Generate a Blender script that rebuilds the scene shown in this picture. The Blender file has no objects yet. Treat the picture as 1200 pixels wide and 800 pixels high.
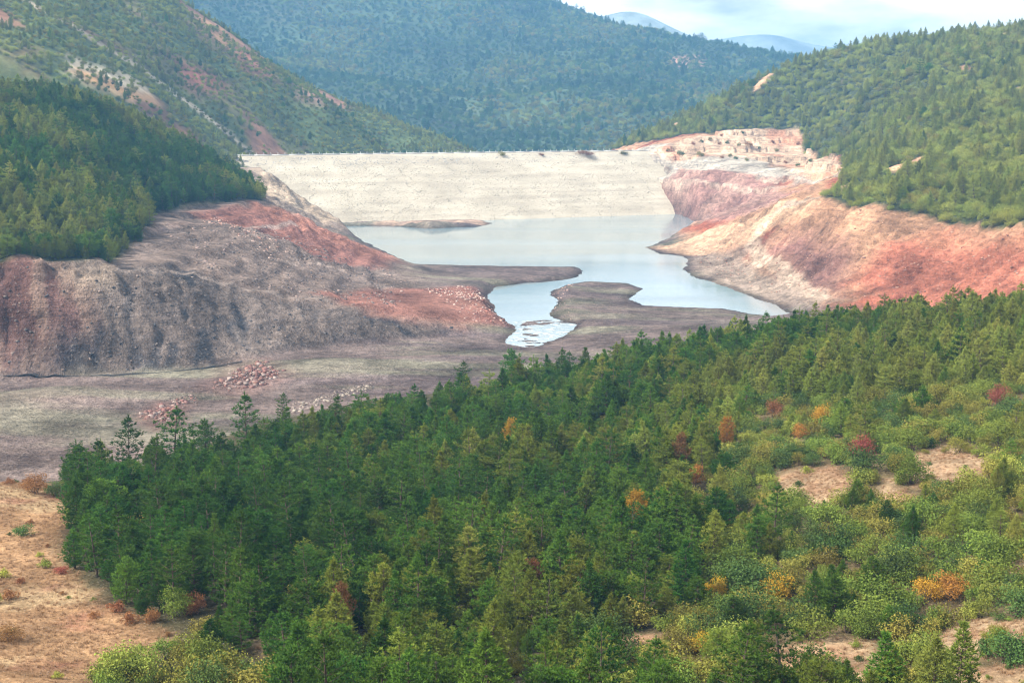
import bpy, math, random
import numpy as np
from mathutils import Vector

# ------------------------------------------------------------------ camera, sky, sun, exposure
scene = bpy.context.scene
COL = scene.collection
FPX = 1648.0                      # focal length in photo pixels (photo 1200 x 800)
CAMZ = 75.0                       # metres above the water
PITCH = math.atan(270.0 / FPX)

cam = bpy.data.cameras.new('camera')
cam.sensor_width = 36.0
cam.lens = FPX / 1200.0 * 36.0
cam.clip_start = 1.0
cam.clip_end = 40000.0
cam_ob = bpy.data.objects.new('camera', cam)
cam_ob.location = (0, 0, CAMZ)
cam_ob.rotation_euler = (math.pi / 2 - PITCH, 0, 0)
COL.objects.link(cam_ob)
scene.camera = cam_ob

SUN_EL, SUN_AZ = math.radians(43), math.radians(246)      # azimuth clockwise from +Y: sun from the left, a little behind
SUN_DIR = Vector((math.sin(SUN_AZ) * math.cos(SUN_EL), math.cos(SUN_AZ) * math.cos(SUN_EL), math.sin(SUN_EL)))

world = bpy.data.worlds.new('World')
scene.world = world
world.use_nodes = True
wn, wl = world.node_tree.nodes, world.node_tree.links
wn.clear()
w_out = wn.new('ShaderNodeOutputWorld')
w_bg = wn.new('ShaderNodeBackground')
w_bg.inputs['Strength'].default_value = 0.06
sky = wn.new('ShaderNodeTexSky')
sky.sky_type = 'NISHITA'
sky.sun_disc = False
sky.sun_elevation = SUN_EL
sky.sun_rotation = SUN_AZ
sky.dust_density = 1.5
sky.air_density = 1.0
w_tc = wn.new('ShaderNodeTexCoord')
w_map = wn.new('ShaderNodeMapping')
w_map.inputs['Scale'].default_value = (1.0, 1.0, 3.2)
w_n = wn.new('ShaderNodeTexNoise')
w_n.inputs['Scale'].default_value = 4.5
w_n.inputs['Detail'].default_value = 7
w_n.inputs['Roughness'].default_value = 0.55
w_r = wn.new('ShaderNodeValToRGB')
w_r.color_ramp.elements[0].position = 0.36
w_r.color_ramp.elements[1].position = 0.54
w_mix = wn.new('ShaderNodeMixRGB')
w_mix.inputs[2].default_value = (18, 18, 18, 1)
wl.new(w_tc.outputs['Generated'], w_map.inputs['Vector'])
wl.new(w_map.outputs['Vector'], w_n.inputs['Vector'])
wl.new(w_n.outputs['Fac'], w_r.inputs['Fac'])
wl.new(w_r.outputs['Color'], w_mix.inputs['Fac'])
wl.new(sky.outputs['Color'], w_mix.inputs[1])
wl.new(w_mix.outputs['Color'], w_bg.inputs['Color'])
wl.new(w_bg.outputs['Background'], w_out.inputs['Surface'])

sun = bpy.data.lights.new('sun', 'SUN')
sun.energy = 5.0
sun.angle = math.radians(1.0)
sun.color = (1.0, 0.94, 0.84)
sun_ob = bpy.data.objects.new('sun', sun)
sun_ob.rotation_euler = SUN_DIR.to_track_quat('Z', 'Y').to_euler()
sun_ob.location = (-300, -100, 400)
COL.objects.link(sun_ob)

vs = scene.view_settings
vs.view_transform = 'Standard'
vs.look = 'None'
vs.exposure = 0.82
vs.gamma = 1.0
vs.use_curve_mapping = False
scene.cycles.use_denoising = True
scene.cycles.denoiser = 'OPENIMAGEDENOISE'
scene.cycles.denoising_prefilter = 'ACCURATE'
scene.cycles.denoising_input_passes = 'RGB_ALBEDO_NORMAL'
scene.cycles.filter_width = 1.2
scene.cycles.max_bounces = 5
scene.cycles.diffuse_bounces = 3
scene.cycles.glossy_bounces = 2
scene.cycles.transmission_bounces = 3
scene.cycles.volume_bounces = 0
scene.cycles.transparent_max_bounces = 4

rng = np.random.default_rng(11)
random.seed(5)

# ------------------------------------------------------------------ helpers
CP, SP = math.cos(PITCH), math.sin(PITCH)

def pix_dir(u, v):
    """direction of a photo pixel, scaled to horizontal length 1"""
    a, b = (u - 600.0) / FPX, (400.0 - v) / FPX
    x, y, z = a, CP + b * SP, -SP + b * CP
    h = math.hypot(x, y)
    return x / h, y / h, z / h

def at_z(u, v, z):
    dx, dy, dz = pix_dir(u, v)
    d = (z - CAMZ) / dz
    return dx * d, dy * d, z

def at_d(u, v, d):
    dx, dy, dz = pix_dir(u, v)
    return dx * d, dy * d, CAMZ + dz * d

def to_pix(x, y, z):
    x, y, z = np.asarray(x, float), np.asarray(y, float), np.asarray(z, float) - CAMZ
    dep = y * CP - z * SP
    up = y * SP + z * CP
    dep = np.where(dep < 1, 1, dep)
    return 600 + FPX * x / dep, 400 - FPX * up / dep

def _hash(ix, iy, seed):
    n = (ix * 374761393 + iy * 668265263 + seed * 974634777) & 0xFFFFFFFF
    n = ((n ^ (n >> 13)) * 1274126177) & 0xFFFFFFFF
    return ((n ^ (n >> 16)) & 0xFFFF) / 65535.0

def vnoise(x, y, seed=0):
    ix, iy = np.floor(x).astype(np.int64), np.floor(y).astype(np.int64)
    fx, fy = x - ix, y - iy
    fx = fx * fx * fx * (fx * (fx * 6 - 15) + 10)
    fy = fy * fy * fy * (fy * (fy * 6 - 15) + 10)
    a, b = _hash(ix, iy, seed), _hash(ix + 1, iy, seed)
    c, d = _hash(ix, iy + 1, seed), _hash(ix + 1, iy + 1, seed)
    return (a + (b - a) * fx) * (1 - fy) + (c + (d - c) * fx) * fy

def fbm(x, y, seed=0, oct=4, gain=0.5):
    s, amp, tot = 0.0, 1.0, 0.0
    for k in range(oct):
        c, sn = math.cos(0.6 * k), math.sin(0.6 * k)
        s = s + amp * (vnoise((x * c - y * sn) * 2 ** k + 17.3 * k, (x * sn + y * c) * 2 ** k - 9.1 * k, seed + k) - 0.5) * 2
        tot += amp
        amp *= gain
    return s / tot

def sstep(a, b, t):
    t = np.clip((t - a) / (b - a), 0, 1)
    return t * t * (3 - 2 * t)

def fit(pts, c):
    P = np.array(pts, float)
    n = len(P)
    D = np.sqrt(((P[:, None, :2] - P[None, :, :2]) ** 2).sum(-1) + c * c)
    M = np.zeros((n + 1, n + 1))
    M[:n, :n] = -D
    M[:n, n] = M[n, :n] = 1
    M[np.arange(n), np.arange(n)] += 0.02 * c
    w = np.linalg.solve(M, np.append(P[:, 2], 0))
    def f(x, y):
        x, y = np.asarray(x, float), np.asarray(y, float)
        z = np.full(x.shape, w[n])
        for k in range(n):
            z -= w[k] * np.sqrt((x - P[k, 0]) ** 2 + (y - P[k, 1]) ** 2 + c * c)
        return z
    return f

def poly_sd(poly, x, y):
    """signed distance to a polygon, positive outside"""
    P = np.array(poly, float)
    best = np.full(x.shape, 1e18)
    inside = np.zeros(x.shape, bool)
    n = len(P)
    for k in range(n):
        x0, y0 = P[k]
        x1, y1 = P[(k + 1) % n]
        dx, dy = x1 - x0, y1 - y0
        t = np.clip(((x - x0) * dx + (y - y0) * dy) / (dx * dx + dy * dy + 1e-9), 0, 1)
        best = np.minimum(best, (x - x0 - t * dx) ** 2 + (y - y0 - t * dy) ** 2)
        c = ((y0 > y) != (y1 > y)) & (x < dx * (y - y0) / (dy + (1e-12 if dy == 0 else 0)) + x0)
        inside ^= c
    return np.where(inside, -1, 1) * np.sqrt(best)

class Field:
    """a regular grid of heights that makes one ground mesh"""
    def __init__(s, x0, x1, y0, y1, step, ys=None):
        s.xs = x0 + np.arange(int((x1 - x0) / step) + 1) * step
        s.ys = y0 + np.arange(int((y1 - y0) / step) + 1) * step if ys is None else np.array(ys)
        s.nx, s.ny, s.x0, s.step = len(s.xs), len(s.ys), x0, step
        s.X, s.Y = np.meshgrid(s.xs, s.ys)
        s.Z = np.zeros_like(s.X)
    def h(s, x, y):
        gx = np.clip((np.asarray(x, float) - s.x0) / s.step, 0, s.nx - 1.001)
        gy = np.clip(np.interp(np.asarray(y, float), s.ys, np.arange(s.ny)), 0, s.ny - 1.001)
        i, j = np.floor(gx).astype(int), np.floor(gy).astype(int)
        fx, fy = gx - i, gy - j
        Z = s.Z
        return (Z[j, i] * (1 - fx) + Z[j, i + 1] * fx) * (1 - fy) + (Z[j + 1, i] * (1 - fx) + Z[j + 1, i + 1] * fx) * fy
    def hit(s, u, v, d0, d1, ds=1.0):
        dx, dy, dz = pix_dir(u, v)
        d = np.arange(d0, d1, ds)
        below = (CAMZ + dz * d) < s.h(dx * d, dy * d)
        k = int(np.argmax(below)) if below.any() else len(d) - 1
        return dx * d[k], dy * d[k]
    def slope(s):
        gy, gx = np.gradient(s.Z, s.ys, s.xs)
        return np.hypot(gx, gy)
    def build(s, name, mat, colors=None, side=None):
        nx, ny = s.nx, s.ny
        co = np.stack([s.X, s.Y, s.Z], -1).reshape(-1, 3).astype(np.float32)
        i = np.arange(nx - 1)[None, :] + np.arange(ny - 1)[:, None] * nx
        q = np.stack([i, i + 1, i + 1 + nx, i + nx], -1).reshape(-1, 4)
        if side:                    # leave out ground far to either side of the valley in view
            keep = (np.abs(co[q[:, 0], 0]) < side * co[q[:, 0], 1] + 40)
            q = q[keep]
            used = np.zeros(len(co), bool)
            used[q.ravel()] = True
            new = np.cumsum(used) - 1
            q, co = new[q], co[used]
            colors = colors.reshape(-1, 3)[used]
        ob = mesh_np(name, co, q, mat, smooth=True)
        if colors is not None:
            a = ob.data.color_attributes.new('Col', 'FLOAT_COLOR', 'POINT')
            c = np.ones((len(co), 4), np.float32)
            c[:, :3] = colors.reshape(-1, 3)
            a.data.foreach_set('color', c.ravel())
        ob['kind'] = 'structure'
        return ob

def mesh_np(name, co, faces, mat=None, smooth=False, link=True, parent=None):
    me = bpy.data.meshes.new(name)
    co = np.asarray(co, np.float32)
    faces = np.asarray(faces, np.int32)
    k = faces.shape[1]
    me.vertices.add(len(co))
    me.vertices.foreach_set('co', co.ravel())
    me.loops.add(faces.size)
    me.loops.foreach_set('vertex_index', faces.ravel())
    me.polygons.add(len(faces))
    me.polygons.foreach_set('loop_start', np.arange(0, faces.size, k, dtype=np.int32))
    me.polygons.foreach_set('loop_total', np.full(len(faces), k, np.int32))
    me.update(calc_edges=True)
    if smooth:
        me.polygons.foreach_set('use_smooth', np.ones(len(faces), bool))
    if mat:
        me.materials.append(mat)
    if not link:
        return me
    ob = bpy.data.objects.new(name, me)
    COL.objects.link(ob)
    ob.parent = parent
    return ob

def add_attr(me, name, vals):
    a = me.attributes.new(name, 'FLOAT', 'POINT')
    a.data.foreach_set('value', np.asarray(vals, np.float32))

def tag(o, label=None, cat=None, group=None, kind=None):
    if label: o['label'] = label
    if cat: o['category'] = cat
    if group: o['group'] = group
    if kind: o['kind'] = kind
    return o

# ------------------------------------------------------------------ materials
class N:
    """small node-tree writer"""
    def __init__(s, name, rough=0.9, spec=0.2):
        s.m = bpy.data.materials.new(name)
        s.m.use_nodes = True
        s.n, s.l = s.m.node_tree.nodes, s.m.node_tree.links
        s.b = s.n['Principled BSDF']
        s.b.inputs['Roughness'].default_value = rough
        s.b.inputs['Specular IOR Level'].default_value = spec
        s.out = s.n['Material Output']
        s.geo = s.n.new('ShaderNodeNewGeometry')
    def put(s, sock, v):
        if hasattr(v, 'is_output') or isinstance(v, bpy.types.NodeSocket):
            s.l.new(v, sock)
        elif isinstance(v, tuple) and len(v) == 3 and sock.type == 'RGBA':
            sock.default_value = (*v, 1)
        else:
            sock.default_value = v
    def noise(s, scale, detail=4, rough=0.55, vec=None, stretch=None, dist=0.0):
        t = s.n.new('ShaderNodeTexNoise')
        t.inputs['Scale'].default_value = scale
        t.inputs['Detail'].default_value = detail
        t.inputs['Roughness'].default_value = rough
        t.inputs['Distortion'].default_value = dist
        v = vec or s.geo.outputs['Position']
        if stretch:
            mp = s.n.new('ShaderNodeMapping')
            mp.inputs['Scale'].default_value = stretch
            s.l.new(v, mp.inputs['Vector'])
            v = mp.outputs['Vector']
        s.l.new(v, t.inputs['Vector'])
        return t.outputs['Fac']
    def ramp(s, fac, *stops):
        r = s.n.new('ShaderNodeValToRGB')
        e = r.color_ramp.elements
        while len(e) < len(stops): e.new(0.5)
        for k, (p, c) in enumerate(stops):
            e[k].position = p
            e[k].color = (*c, 1) if isinstance(c, tuple) else (c, c, c, 1)
        s.l.new(fac, r.inputs['Fac'])
        return r.outputs['Color']
    def mix(s, fac, a, b, mode='MIX'):
        m = s.n.new('ShaderNodeMixRGB')
        m.blend_type = mode
        s.put(m.inputs[0], fac); s.put(m.inputs[1], a); s.put(m.inputs[2], b)
        return m.outputs[0]
    def math(s, op, a, b=0.0):
        m = s.n.new('ShaderNodeMath')
        m.operation = op
        s.put(m.inputs[0], a); s.put(m.inputs[1], b)
        return m.outputs[0]
    def attr(s, name, out='Fac'):
        a = s.n.new('ShaderNodeAttribute')
        a.attribute_name = name
        return a.outputs[out]
    def bump(s, height, strength, dist):
        b = s.n.new('ShaderNodeBump')
        b.inputs['Strength'].default_value = strength
        b.inputs['Distance'].default_value = dist
        s.l.new(height, b.inputs['Height'])
        s.l.new(b.outputs['Normal'], s.b.inputs['Normal'])
    def color(s, c):
        s.put(s.b.inputs['Base Color'], c)
        return s.m

def ground_mat(name, fine, big, strand=0.0, bump=0.5, bdist=0.5, contrast=1.0, specks=0.0):
    """zone colour from the mesh, broken up by grain, patches and old waterlines"""
    k = N(name, 0.97, 0.03)
    c = k.attr('Col', 'Color')
    n1 = k.noise(fine, 9, 0.68)
    n2 = k.noise(big, 5, 0.6)
    lo, hi = 1 - 0.42 * contrast, 1 + 0.42 * contrast
    c = k.mix(1.0, c, k.ramp(n1, (0.3, lo), (0.7, hi)), 'MULTIPLY')
    c = k.mix(1.0, c, k.ramp(n2, (0.32, (lo * 1.02, lo, lo * 0.98)), (0.68, (hi * 0.98, hi, hi * 1.0))), 'MULTIPLY')
    hgt = n1
    if specks:                      # loose stones and clods, too small to model
        n3 = k.noise(fine * 3.2, 3, 0.6)
        c = k.mix(k.math('MULTIPLY', k.ramp(n3, (0.60, 0.0), (0.68, 1.0)), 0.5 * specks), c, k.mix(0.5, c, (0.62, 0.52, 0.44)))
        c = k.mix(k.math('MULTIPLY', k.ramp(n3, (0.34, 1.0), (0.42, 0.0)), 0.55 * specks), c, k.mix(0.75, c, (0.03, 0.022, 0.02)))
        hgt = k.math('ADD', n1, n3)
    if strand:
        sep = k.n.new('ShaderNodeSeparateXYZ')
        k.l.new(k.geo.outputs['Position'], sep.inputs[0])
        z = k.math('ADD', sep.outputs['Z'], k.math('MULTIPLY', k.noise(0.03, 4), 3.0))
        comb = k.n.new('ShaderNodeCombineXYZ')
        k.l.new(z, comb.inputs['Z'])
        st = k.noise(strand, 3, 0.7, vec=comb.outputs[0])
        c = k.mix(1.0, c, k.ramp(st, (0.34, 0.80), (0.5, 1.0), (0.66, 1.2)), 'MULTIPLY')
        hgt = k.math('ADD', hgt, k.math('MULTIPLY', st, 0.8))
    k.bump(hgt, bump, bdist)
    return k.color(c)

def leaf_mat(name, stops, tip, hue=0.03, val=0.35, trans=0.22):
    """foliage: tone differs from plant to plant, growing tips lighter than old growth"""
    k = N(name, 0.7, 0.06)
    oi = k.n.new('ShaderNodeObjectInfo')
    base = k.ramp(oi.outputs['Random'], *stops)
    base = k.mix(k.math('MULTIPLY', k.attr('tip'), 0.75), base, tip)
    patch = k.noise(0.018, 3, vec=oi.outputs['Location'])
    hs = k.n.new('ShaderNodeHueSaturation')
    rn = k.math('FRACT', k.math('MULTIPLY', oi.outputs['Random'], 37.7))
    k.l.new(k.math('ADD', 0.5 - hue * 0.9, k.math('MULTIPLY', rn, hue)), hs.inputs['Hue'])
    v = k.math('ADD', 1 - val, k.math('MULTIPLY', k.math('FRACT', k.math('MULTIPLY', oi.outputs['Random'], 91.3)), val * 1.6))
    v = k.math('MULTIPLY', v, k.math('ADD', 0.55, k.math('MULTIPLY', patch, 0.9)))
    k.l.new(v, hs.inputs['Value'])
    k.l.new(base, hs.inputs['Color'])
    col = hs.outputs['Color']
    k.color(col)
    tr = k.n.new('ShaderNodeBsdfTranslucent')
    k.l.new(col, tr.inputs['Color'])
    ms = k.n.new('ShaderNodeMixShader')
    ms.inputs[0].default_value = trans
    k.l.new(k.b.outputs[0], ms.inputs[1])
    k.l.new(tr.outputs[0], ms.inputs[2])
    k.l.new(ms.outputs[0], k.out.inputs['Surface'])
    return k.m

M = {}
M['pine_dark'] = leaf_mat('pine_dark', [(0.0, (0.022, 0.072, 0.013)), (1.0, (0.038, 0.098, 0.014))], (0.078, 0.185, 0.024))
M['pine_mid'] = leaf_mat('pine_mid', [(0.0, (0.036, 0.102, 0.014)), (1.0, (0.062, 0.125, 0.016))], (0.125, 0.25, 0.030))
M['pine_light'] = leaf_mat('pine_light', [(0.0, (0.090, 0.145, 0.020)), (1.0, (0.140, 0.165, 0.026))], (0.26, 0.33, 0.05))
M['bush_dark'] = leaf_mat('bush_dark', [(0.0, (0.034, 0.074, 0.022)), (1.0, (0.055, 0.098, 0.026))], (0.10, 0.17, 0.04))
M['bush_mid'] = leaf_mat('bush_mid', [(0.0, (0.070, 0.125, 0.022)), (1.0, (0.120, 0.155, 0.028))], (0.19, 0.27, 0.045))
M['bush_olive'] = leaf_mat('bush_olive', [(0.0, (0.110, 0.120, 0.028)), (1.0, (0.18, 0.160, 0.034))], (0.29, 0.28, 0.05))
M['pine_pale'] = leaf_mat('pine_pale', [(0.0, (0.150, 0.195, 0.035)), (1.0, (0.210, 0.225, 0.045))], (0.36, 0.42, 0.08))
M['bush_pale'] = leaf_mat('bush_pale', [(0.0, (0.140, 0.190, 0.034)), (1.0, (0.200, 0.215, 0.042))], (0.30, 0.35, 0.065))
M['leaf_yellow'] = leaf_mat('leaf_yellow', [(0.0, (0.36, 0.25, 0.03)), (1.0, (0.42, 0.27, 0.03))], (0.55, 0.38, 0.04), val=0.1)
M['leaf_orange'] = leaf_mat('leaf_orange', [(0.0, (0.32, 0.16, 0.035)), (1.0, (0.36, 0.17, 0.035))], (0.48, 0.24, 0.05), val=0.1)
M['leaf_red'] = leaf_mat('leaf_red', [(0.0, (0.19, 0.065, 0.042)), (1.0, (0.23, 0.075, 0.045))], (0.32, 0.11, 0.065), val=0.1)
M['leaf_brown'] = leaf_mat('leaf_brown', [(0.0, (0.16, 0.085, 0.035)), (1.0, (0.21, 0.105, 0.04))], (0.32, 0.17, 0.06), val=0.2)
M['straw'] = leaf_mat('straw', [(0.0, (0.34, 0.23, 0.11)), (1.0, (0.42, 0.29, 0.14))], (0.48, 0.35, 0.18), val=0.3)
k = N('bark', 0.95, 0.1)
M['bark'] = k.color(k.ramp(k.noise(3.0, 4, stretch=(1, 1, 0.3)), (0.3, (0.05, 0.035, 0.026)), (0.7, (0.17, 0.125, 0.095))))
k = N('stone', 0.9, 0.15)
oi_c = k.attr('Col', 'Color')
M['stone'] = k.color(k.mix(1.0, oi_c, k.ramp(k.noise(1.2, 4), (0.3, 0.7), (0.7, 1.2)), 'MULTIPLY'))

k = N('dam_gravel', 0.95, 0.1)
c = k.ramp(k.noise(0.9, 6, 0.7), (0.3, (0.355, 0.32, 0.26)), (0.7, (0.50, 0.455, 0.375)))
c = k.mix(1.0, c, k.ramp(k.noise(0.05, 5), (0.3, (0.82, 0.80, 0.76)), (0.7, (1.12, 1.1, 1.06))), 'MULTIPLY')
c = k.mix(1.0, c, k.ramp(k.noise(0.22, 3, stretch=(0.05, 0.05, 1.6)), (0.35, (0.86, 0.84, 0.82)), (0.65, (1.08, 1.08, 1.07))), 'MULTIPLY')
k.bump(k.noise(1.0, 5), 0.5, 0.4)
M['dam_gravel'] = k.color(c)
k = N('concrete', 0.85, 0.2)
M['concrete'] = k.color(k.ramp(k.noise(0.4, 5), (0.3, (0.42, 0.41, 0.39)), (0.7, (0.62, 0.61, 0.58))))

k = N('water', 0.14, 0.5)
k.b.inputs['IOR'].default_value = 1.33
n = k.noise(0.012, 3, stretch=(0.6, 1.8, 1))
k.put(k.b.inputs['Base Color'], k.ramp(n, (0.3, (0.165, 0.225, 0.245)), (0.7, (0.215, 0.275, 0.285))))
k.put(k.b.inputs['Roughness'], k.ramp(k.noise(0.008, 3, stretch=(0.4, 2.4, 1)), (0.35, 0.05), (0.65, 0.17)))
k.bump(k.noise(0.7, 3, stretch=(0.7, 1.6, 1)), 0.05, 0.12)
M['water'] = k.m
k = N('foam', 0.5, 0.4)
M['foam'] = k.color(k.ramp(k.noise(0.5, 6, 0.7, stretch=(0.7, 1.4, 1)), (0.40, (0.22, 0.27, 0.29)), (0.62, (0.55, 0.59, 0.61))))

# ------------------------------------------------------------------ the basin with both wooded banks
def colmix(base, w, c):
    return base * (1 - w[..., None]) + np.array(c) * w[..., None]
SOIL = 0.86                       # all dry soil tones are a shade darker than first measured

WATER_PX = [(396, 265), (455, 265), (500, 268), (560, 266), (577, 262), (565, 258), (560, 249), (760, 246), (800, 252), (818, 261),
            (795, 274), (757, 290), (772, 297), (800, 300), (808, 308), (798, 316), (812, 324), (835, 331), (870, 343), (915, 360), (925, 367), (905, 371),
            (880, 368), (850, 362), (800, 360), (757, 357), (735, 350), (756, 338), (738, 332), (690, 330), (660, 334), (643, 345), (656, 353),
            (642, 364), (652, 374), (672, 381), (662, 390), (640, 399), (622, 407), (606, 405), (592, 400), (606, 388), (597, 377), (580, 368), (576, 356),
            (567, 346), (580, 337), (622, 331), (670, 327), (686, 320), (675, 313), (600, 312), (540, 311), (480, 309), (455, 297), (430, 284), (408, 273)]
WATER = [at_z(u, v, 0)[:2] for u, v in WATER_PX]

zp = [  # (u, v, height): mud flats, terraces, spits
    (-100, 520, 3), (0, 550, 3), (0, 500, 2.6), (0, 460, 2), (100, 450, 1.7), (150, 480, 2.2), (250, 470, 2.6), (200, 520, 3), (300, 440, 2.8), (380, 420, 2.2),
    (350, 455, 2.6), (450, 430, 2.4), (540, 412, 1.5), (560, 432, 2), (650, 420, 1.3), (700, 400, 1.2), (750, 390, 1.5), (840, 373, 0.9), (700, 350, 1.3),
    (690, 372, 1.3), (600, 460, 2), (750, 420, 2), (900, 385, 1.5), (780, 372, 1.1), (690, 338, 1.0),
    # cliff foot
    (-120, 442, 1.6), (0, 440, 1.4), (130, 437, 1.2), (200, 433, 1.2), (270, 427, 1.4), (330, 412, 1.5), (400, 403, 1.4), (500, 393, 1.2), (560, 389, 1),
    # cliff top and terrace
    (-120, 318, 27), (0, 316, 27), (120, 309, 27), (200, 311, 25.5), (260, 333, 19), (330, 353, 13), (400, 365, 9), (470, 376, 5.5), (540, 384, 2.5),
    (200, 290, 28), (200, 275, 30), (250, 290, 26.5), (250, 265, 31), (300, 300, 22), (300, 275, 27), (350, 310, 17.5), (350, 290, 19.5), (400, 320, 11.5), (350, 338, 14),
    (400, 305, 11.5), (450, 335, 6), (500, 332, 4), (560, 325, 2.2), (640, 319, 1.4), (600, 322, 1.6), (500, 318, 2), (500, 350, 6), (560, 352, 5), (586, 372, 2.5), (540, 370, 4.5), (440, 352, 8),
    (300, 240, 33), (350, 258, 25.5), (400, 278, 15), (440, 294, 7), (470, 306, 1.6),
    (330, 354, 13),
    (310, 202, 35), (322, 215, 30), (345, 235, 20), (370, 250, 9), (385, 258, 3.2), (420, 262, 1), (500, 263, 1), (555, 263, 0.8)]
dp = [  # (u, v, horizontal distance)
    (0, 312, 436), (110, 305, 452), (180, 270, 531), (175, 251, 590), (240, 241, 625), (300, 237, 655),
    (-120, 250, 500), (0, 250, 505), (100, 250, 530), (0, 200, 560), (100, 200, 600), (200, 220, 645), (250, 213, 680), (-120, 180, 600), (0, 118, 690), (100, 126, 725), (200, 172, 760), (260, 208, 770), (298, 230, 710),
    (-150, 110, 700), (50, 150, 650), (150, 175, 690),
    # right bank
    (1000, 355, 527), (1000, 330, 555), (1000, 290, 590), (1000, 256, 620), (1000, 244, 640), (1100, 350, 512), (1100, 330, 527), (1100, 290, 560), (1100, 257, 590),
    (1200, 360, 470), (1200, 330, 490), (1200, 300, 515), (1200, 266, 540), (1330, 330, 450), (1330, 280, 500),
    (950, 350, 550), (950, 330, 580), (950, 290, 625), (950, 252, 665), (955, 237, 685), (900, 330, 605), (900, 300, 660), (900, 270, 700), (905, 250, 722),
    (870, 262, 770), (840, 268, 785), (850, 290, 742), (800, 279, 808), (930, 232, 750), (850, 308, 690),
    (850, 246, 962), (850, 225, 985), (850, 206, 1015), (850, 196, 1045), (930, 222, 890), (930, 209, 960), (930, 196, 1010), (800, 251, 1000), (800, 231, 1022), (800, 211, 1062), (800, 194, 1100),
    (765, 250, 1016), (770, 225, 1066), (780, 200, 1112), (760, 185, 1125), (970, 215, 830), (985, 205, 900),
    # quarry and right hill
    (770, 178, 1130), (830, 183, 1100), (900, 187, 1080), (965, 192, 1060), (830, 158, 1180), (880, 153, 1190), (930, 152, 1190), (970, 175, 1120),
    (1000, 225, 700), (1050, 225, 680), (1200, 240, 580), (1200, 200, 650), (1100, 200, 700), (1010, 198, 800), (1200, 150, 780), (1050, 150, 900), (1000, 122, 1080), (1200, 100, 930), (1100, 82, 1060),
    (1200, 38, 1150), (1140, 42, 1170), (1100, 48, 1200), (1030, 58, 1230), (960, 70, 1260), (900, 90, 1290), (850, 118, 1310), (780, 152, 1330), (725, 174, 1330),
    (1330, 38, 1120), (1330, 150, 720), (1330, 230, 540), (900, 130, 1230)]
pts = [at_z(*p) for p in zp] + [at_d(*p) for p in dp]
def low(u, d, z):
    a = math.atan((u - 600) / FPX / CP)
    return (d * math.sin(a), d * math.cos(a), z)
pts += [low(u, d, z) for u, d, z in [(400, 715, 8), (400, 790, 2), (432, 722, 2.2), (375, 765, 8), (355, 800, 14), (418, 820, 0.4), (460, 720, 0.3), (600, 960, -6), (700, 1000, -6), (500, 940, -4), (600, 1060, -12), (700, 1100, -10), (500, 1040, -10), (400, 990, -6), (400, 1080, -8), (300, 1100, 0), (600, 1300, -10), (500, 1500, -10),
    (350, 1400, -5), (200, 950, 30), (100, 1000, 40), (0, 900, 50), (250, 1200, 10), (600, 850, -4), (700, 850, -4), (600, 720, -4), (740, 640, -4), (660, 690, -3), (-150, 900, 60), (0, 1300, 20),
    (720, 1500, 0), (850, 1550, 30), (960, 1550, 40), (1100, 1550, 50), (1300, 1500, 60), (1450, 1100, 110), (1000, 1500, 45), (-100, 330, 2.5), (600, 250, 1), (800, 280, 1), (1000, 300, 0), (1000, 420, 1), (1100, 450, 2), (1200, 400, 3), (1350, 380, 4), (400, 250, 2), (200, 250, 3), (0, 240, 3)]]
ys = [225.0]
while ys[-1] < 1600:
    ys.append(ys[-1] + min(3.0, max(0.85, ys[-1] / 430 if ys[-1] > 330 else 3.0)))
B = Field(-440, 520, 215, 1600, 1.05, ys)
tps = fit(pts, 16.0)
land = tps(B.X, B.Y)
wx = B.X + 2.2 * fbm(B.X / 14, B.Y / 14, 3, 3)
wy = B.Y + 4.0 * fbm(B.X / 17, B.Y / 17, 8, 3)
sd = poly_sd(WATER, wx, wy)
B.Z = land
sl = B.slope()
rug = fbm(B.X / 10, B.Y / 10, 21, 4)
rt = sstep(20, 70, B.X)
al = (B.X * 0.96 + B.Y * 0.28) * (1 - rt) + (-0.42 * B.X + 0.91 * B.Y) * rt        # along the contour
ac = (0.28 * B.X - 0.96 * B.Y) * (1 - rt) + (0.91 * B.X + 0.42 * B.Y) * rt         # down the slope
wp = 5 * fbm(B.X / 25, B.Y / 25, 35, 3)
rid = 0.65 * (1 - 2.6 * np.abs(fbm((al + wp) / 12, ac / 48, 31, 3))) + 0.5 * (1 - 2.6 * np.abs(fbm((al + wp) / 4.5, ac / 22, 33, 3)))
land = np.maximum(land, 0.55 + 0.012 * np.clip(sd, 0, 60))
fin = fbm(B.X / 4.5, B.Y / 4.5, 27, 4)
lb = (1 - rt) * sstep(720, 690, B.Y)
rib = 1 - 2.6 * np.abs(fbm((al + 0.4 * wp) / 3.4, ac / 20, 37, 3))
steep = sstep(0.30, 0.48, sl)
land = land + np.clip(sl - 0.10, 0, 0.6) * ((1 - lb) * (5.0 * rid + 2.4 * rug + 2.4 * fin) + lb * ((0.7 + 1.2 * steep) * rid + 0.9 * rug + (0.7 + 2.4 * steep) * fin + 1.7 * steep * rib)) + 0.25 * rug * sstep(0, 12, sd)
zt = land + 1.1 * fbm(B.X / 40, B.Y / 40, 45, 3)
def bench(per, w):
    f = zt / per - np.floor(zt / per)
    return w * per * (sstep(0.15, 0.62, f) - f)
land = land + bench(3.4, lb * (1 - steep) * sstep(4, 8, land) * 0.75) + bench(2.6, rt * sstep(3, 6, land) * sstep(36, 32, land) * 0.45)
land = land + bench(6.5, rt * sstep(830, 900, B.Y) * sstep(6, 10, land) * sstep(38, 34, land) * 0.6)
land = np.maximum(land, 0.45)
B.Z = np.where(sd > 0, 0.05 + land * sstep(-1.0, 7.5, sd), -np.minimum(-sd * 0.16, 6.0) - 0.12)
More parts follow.
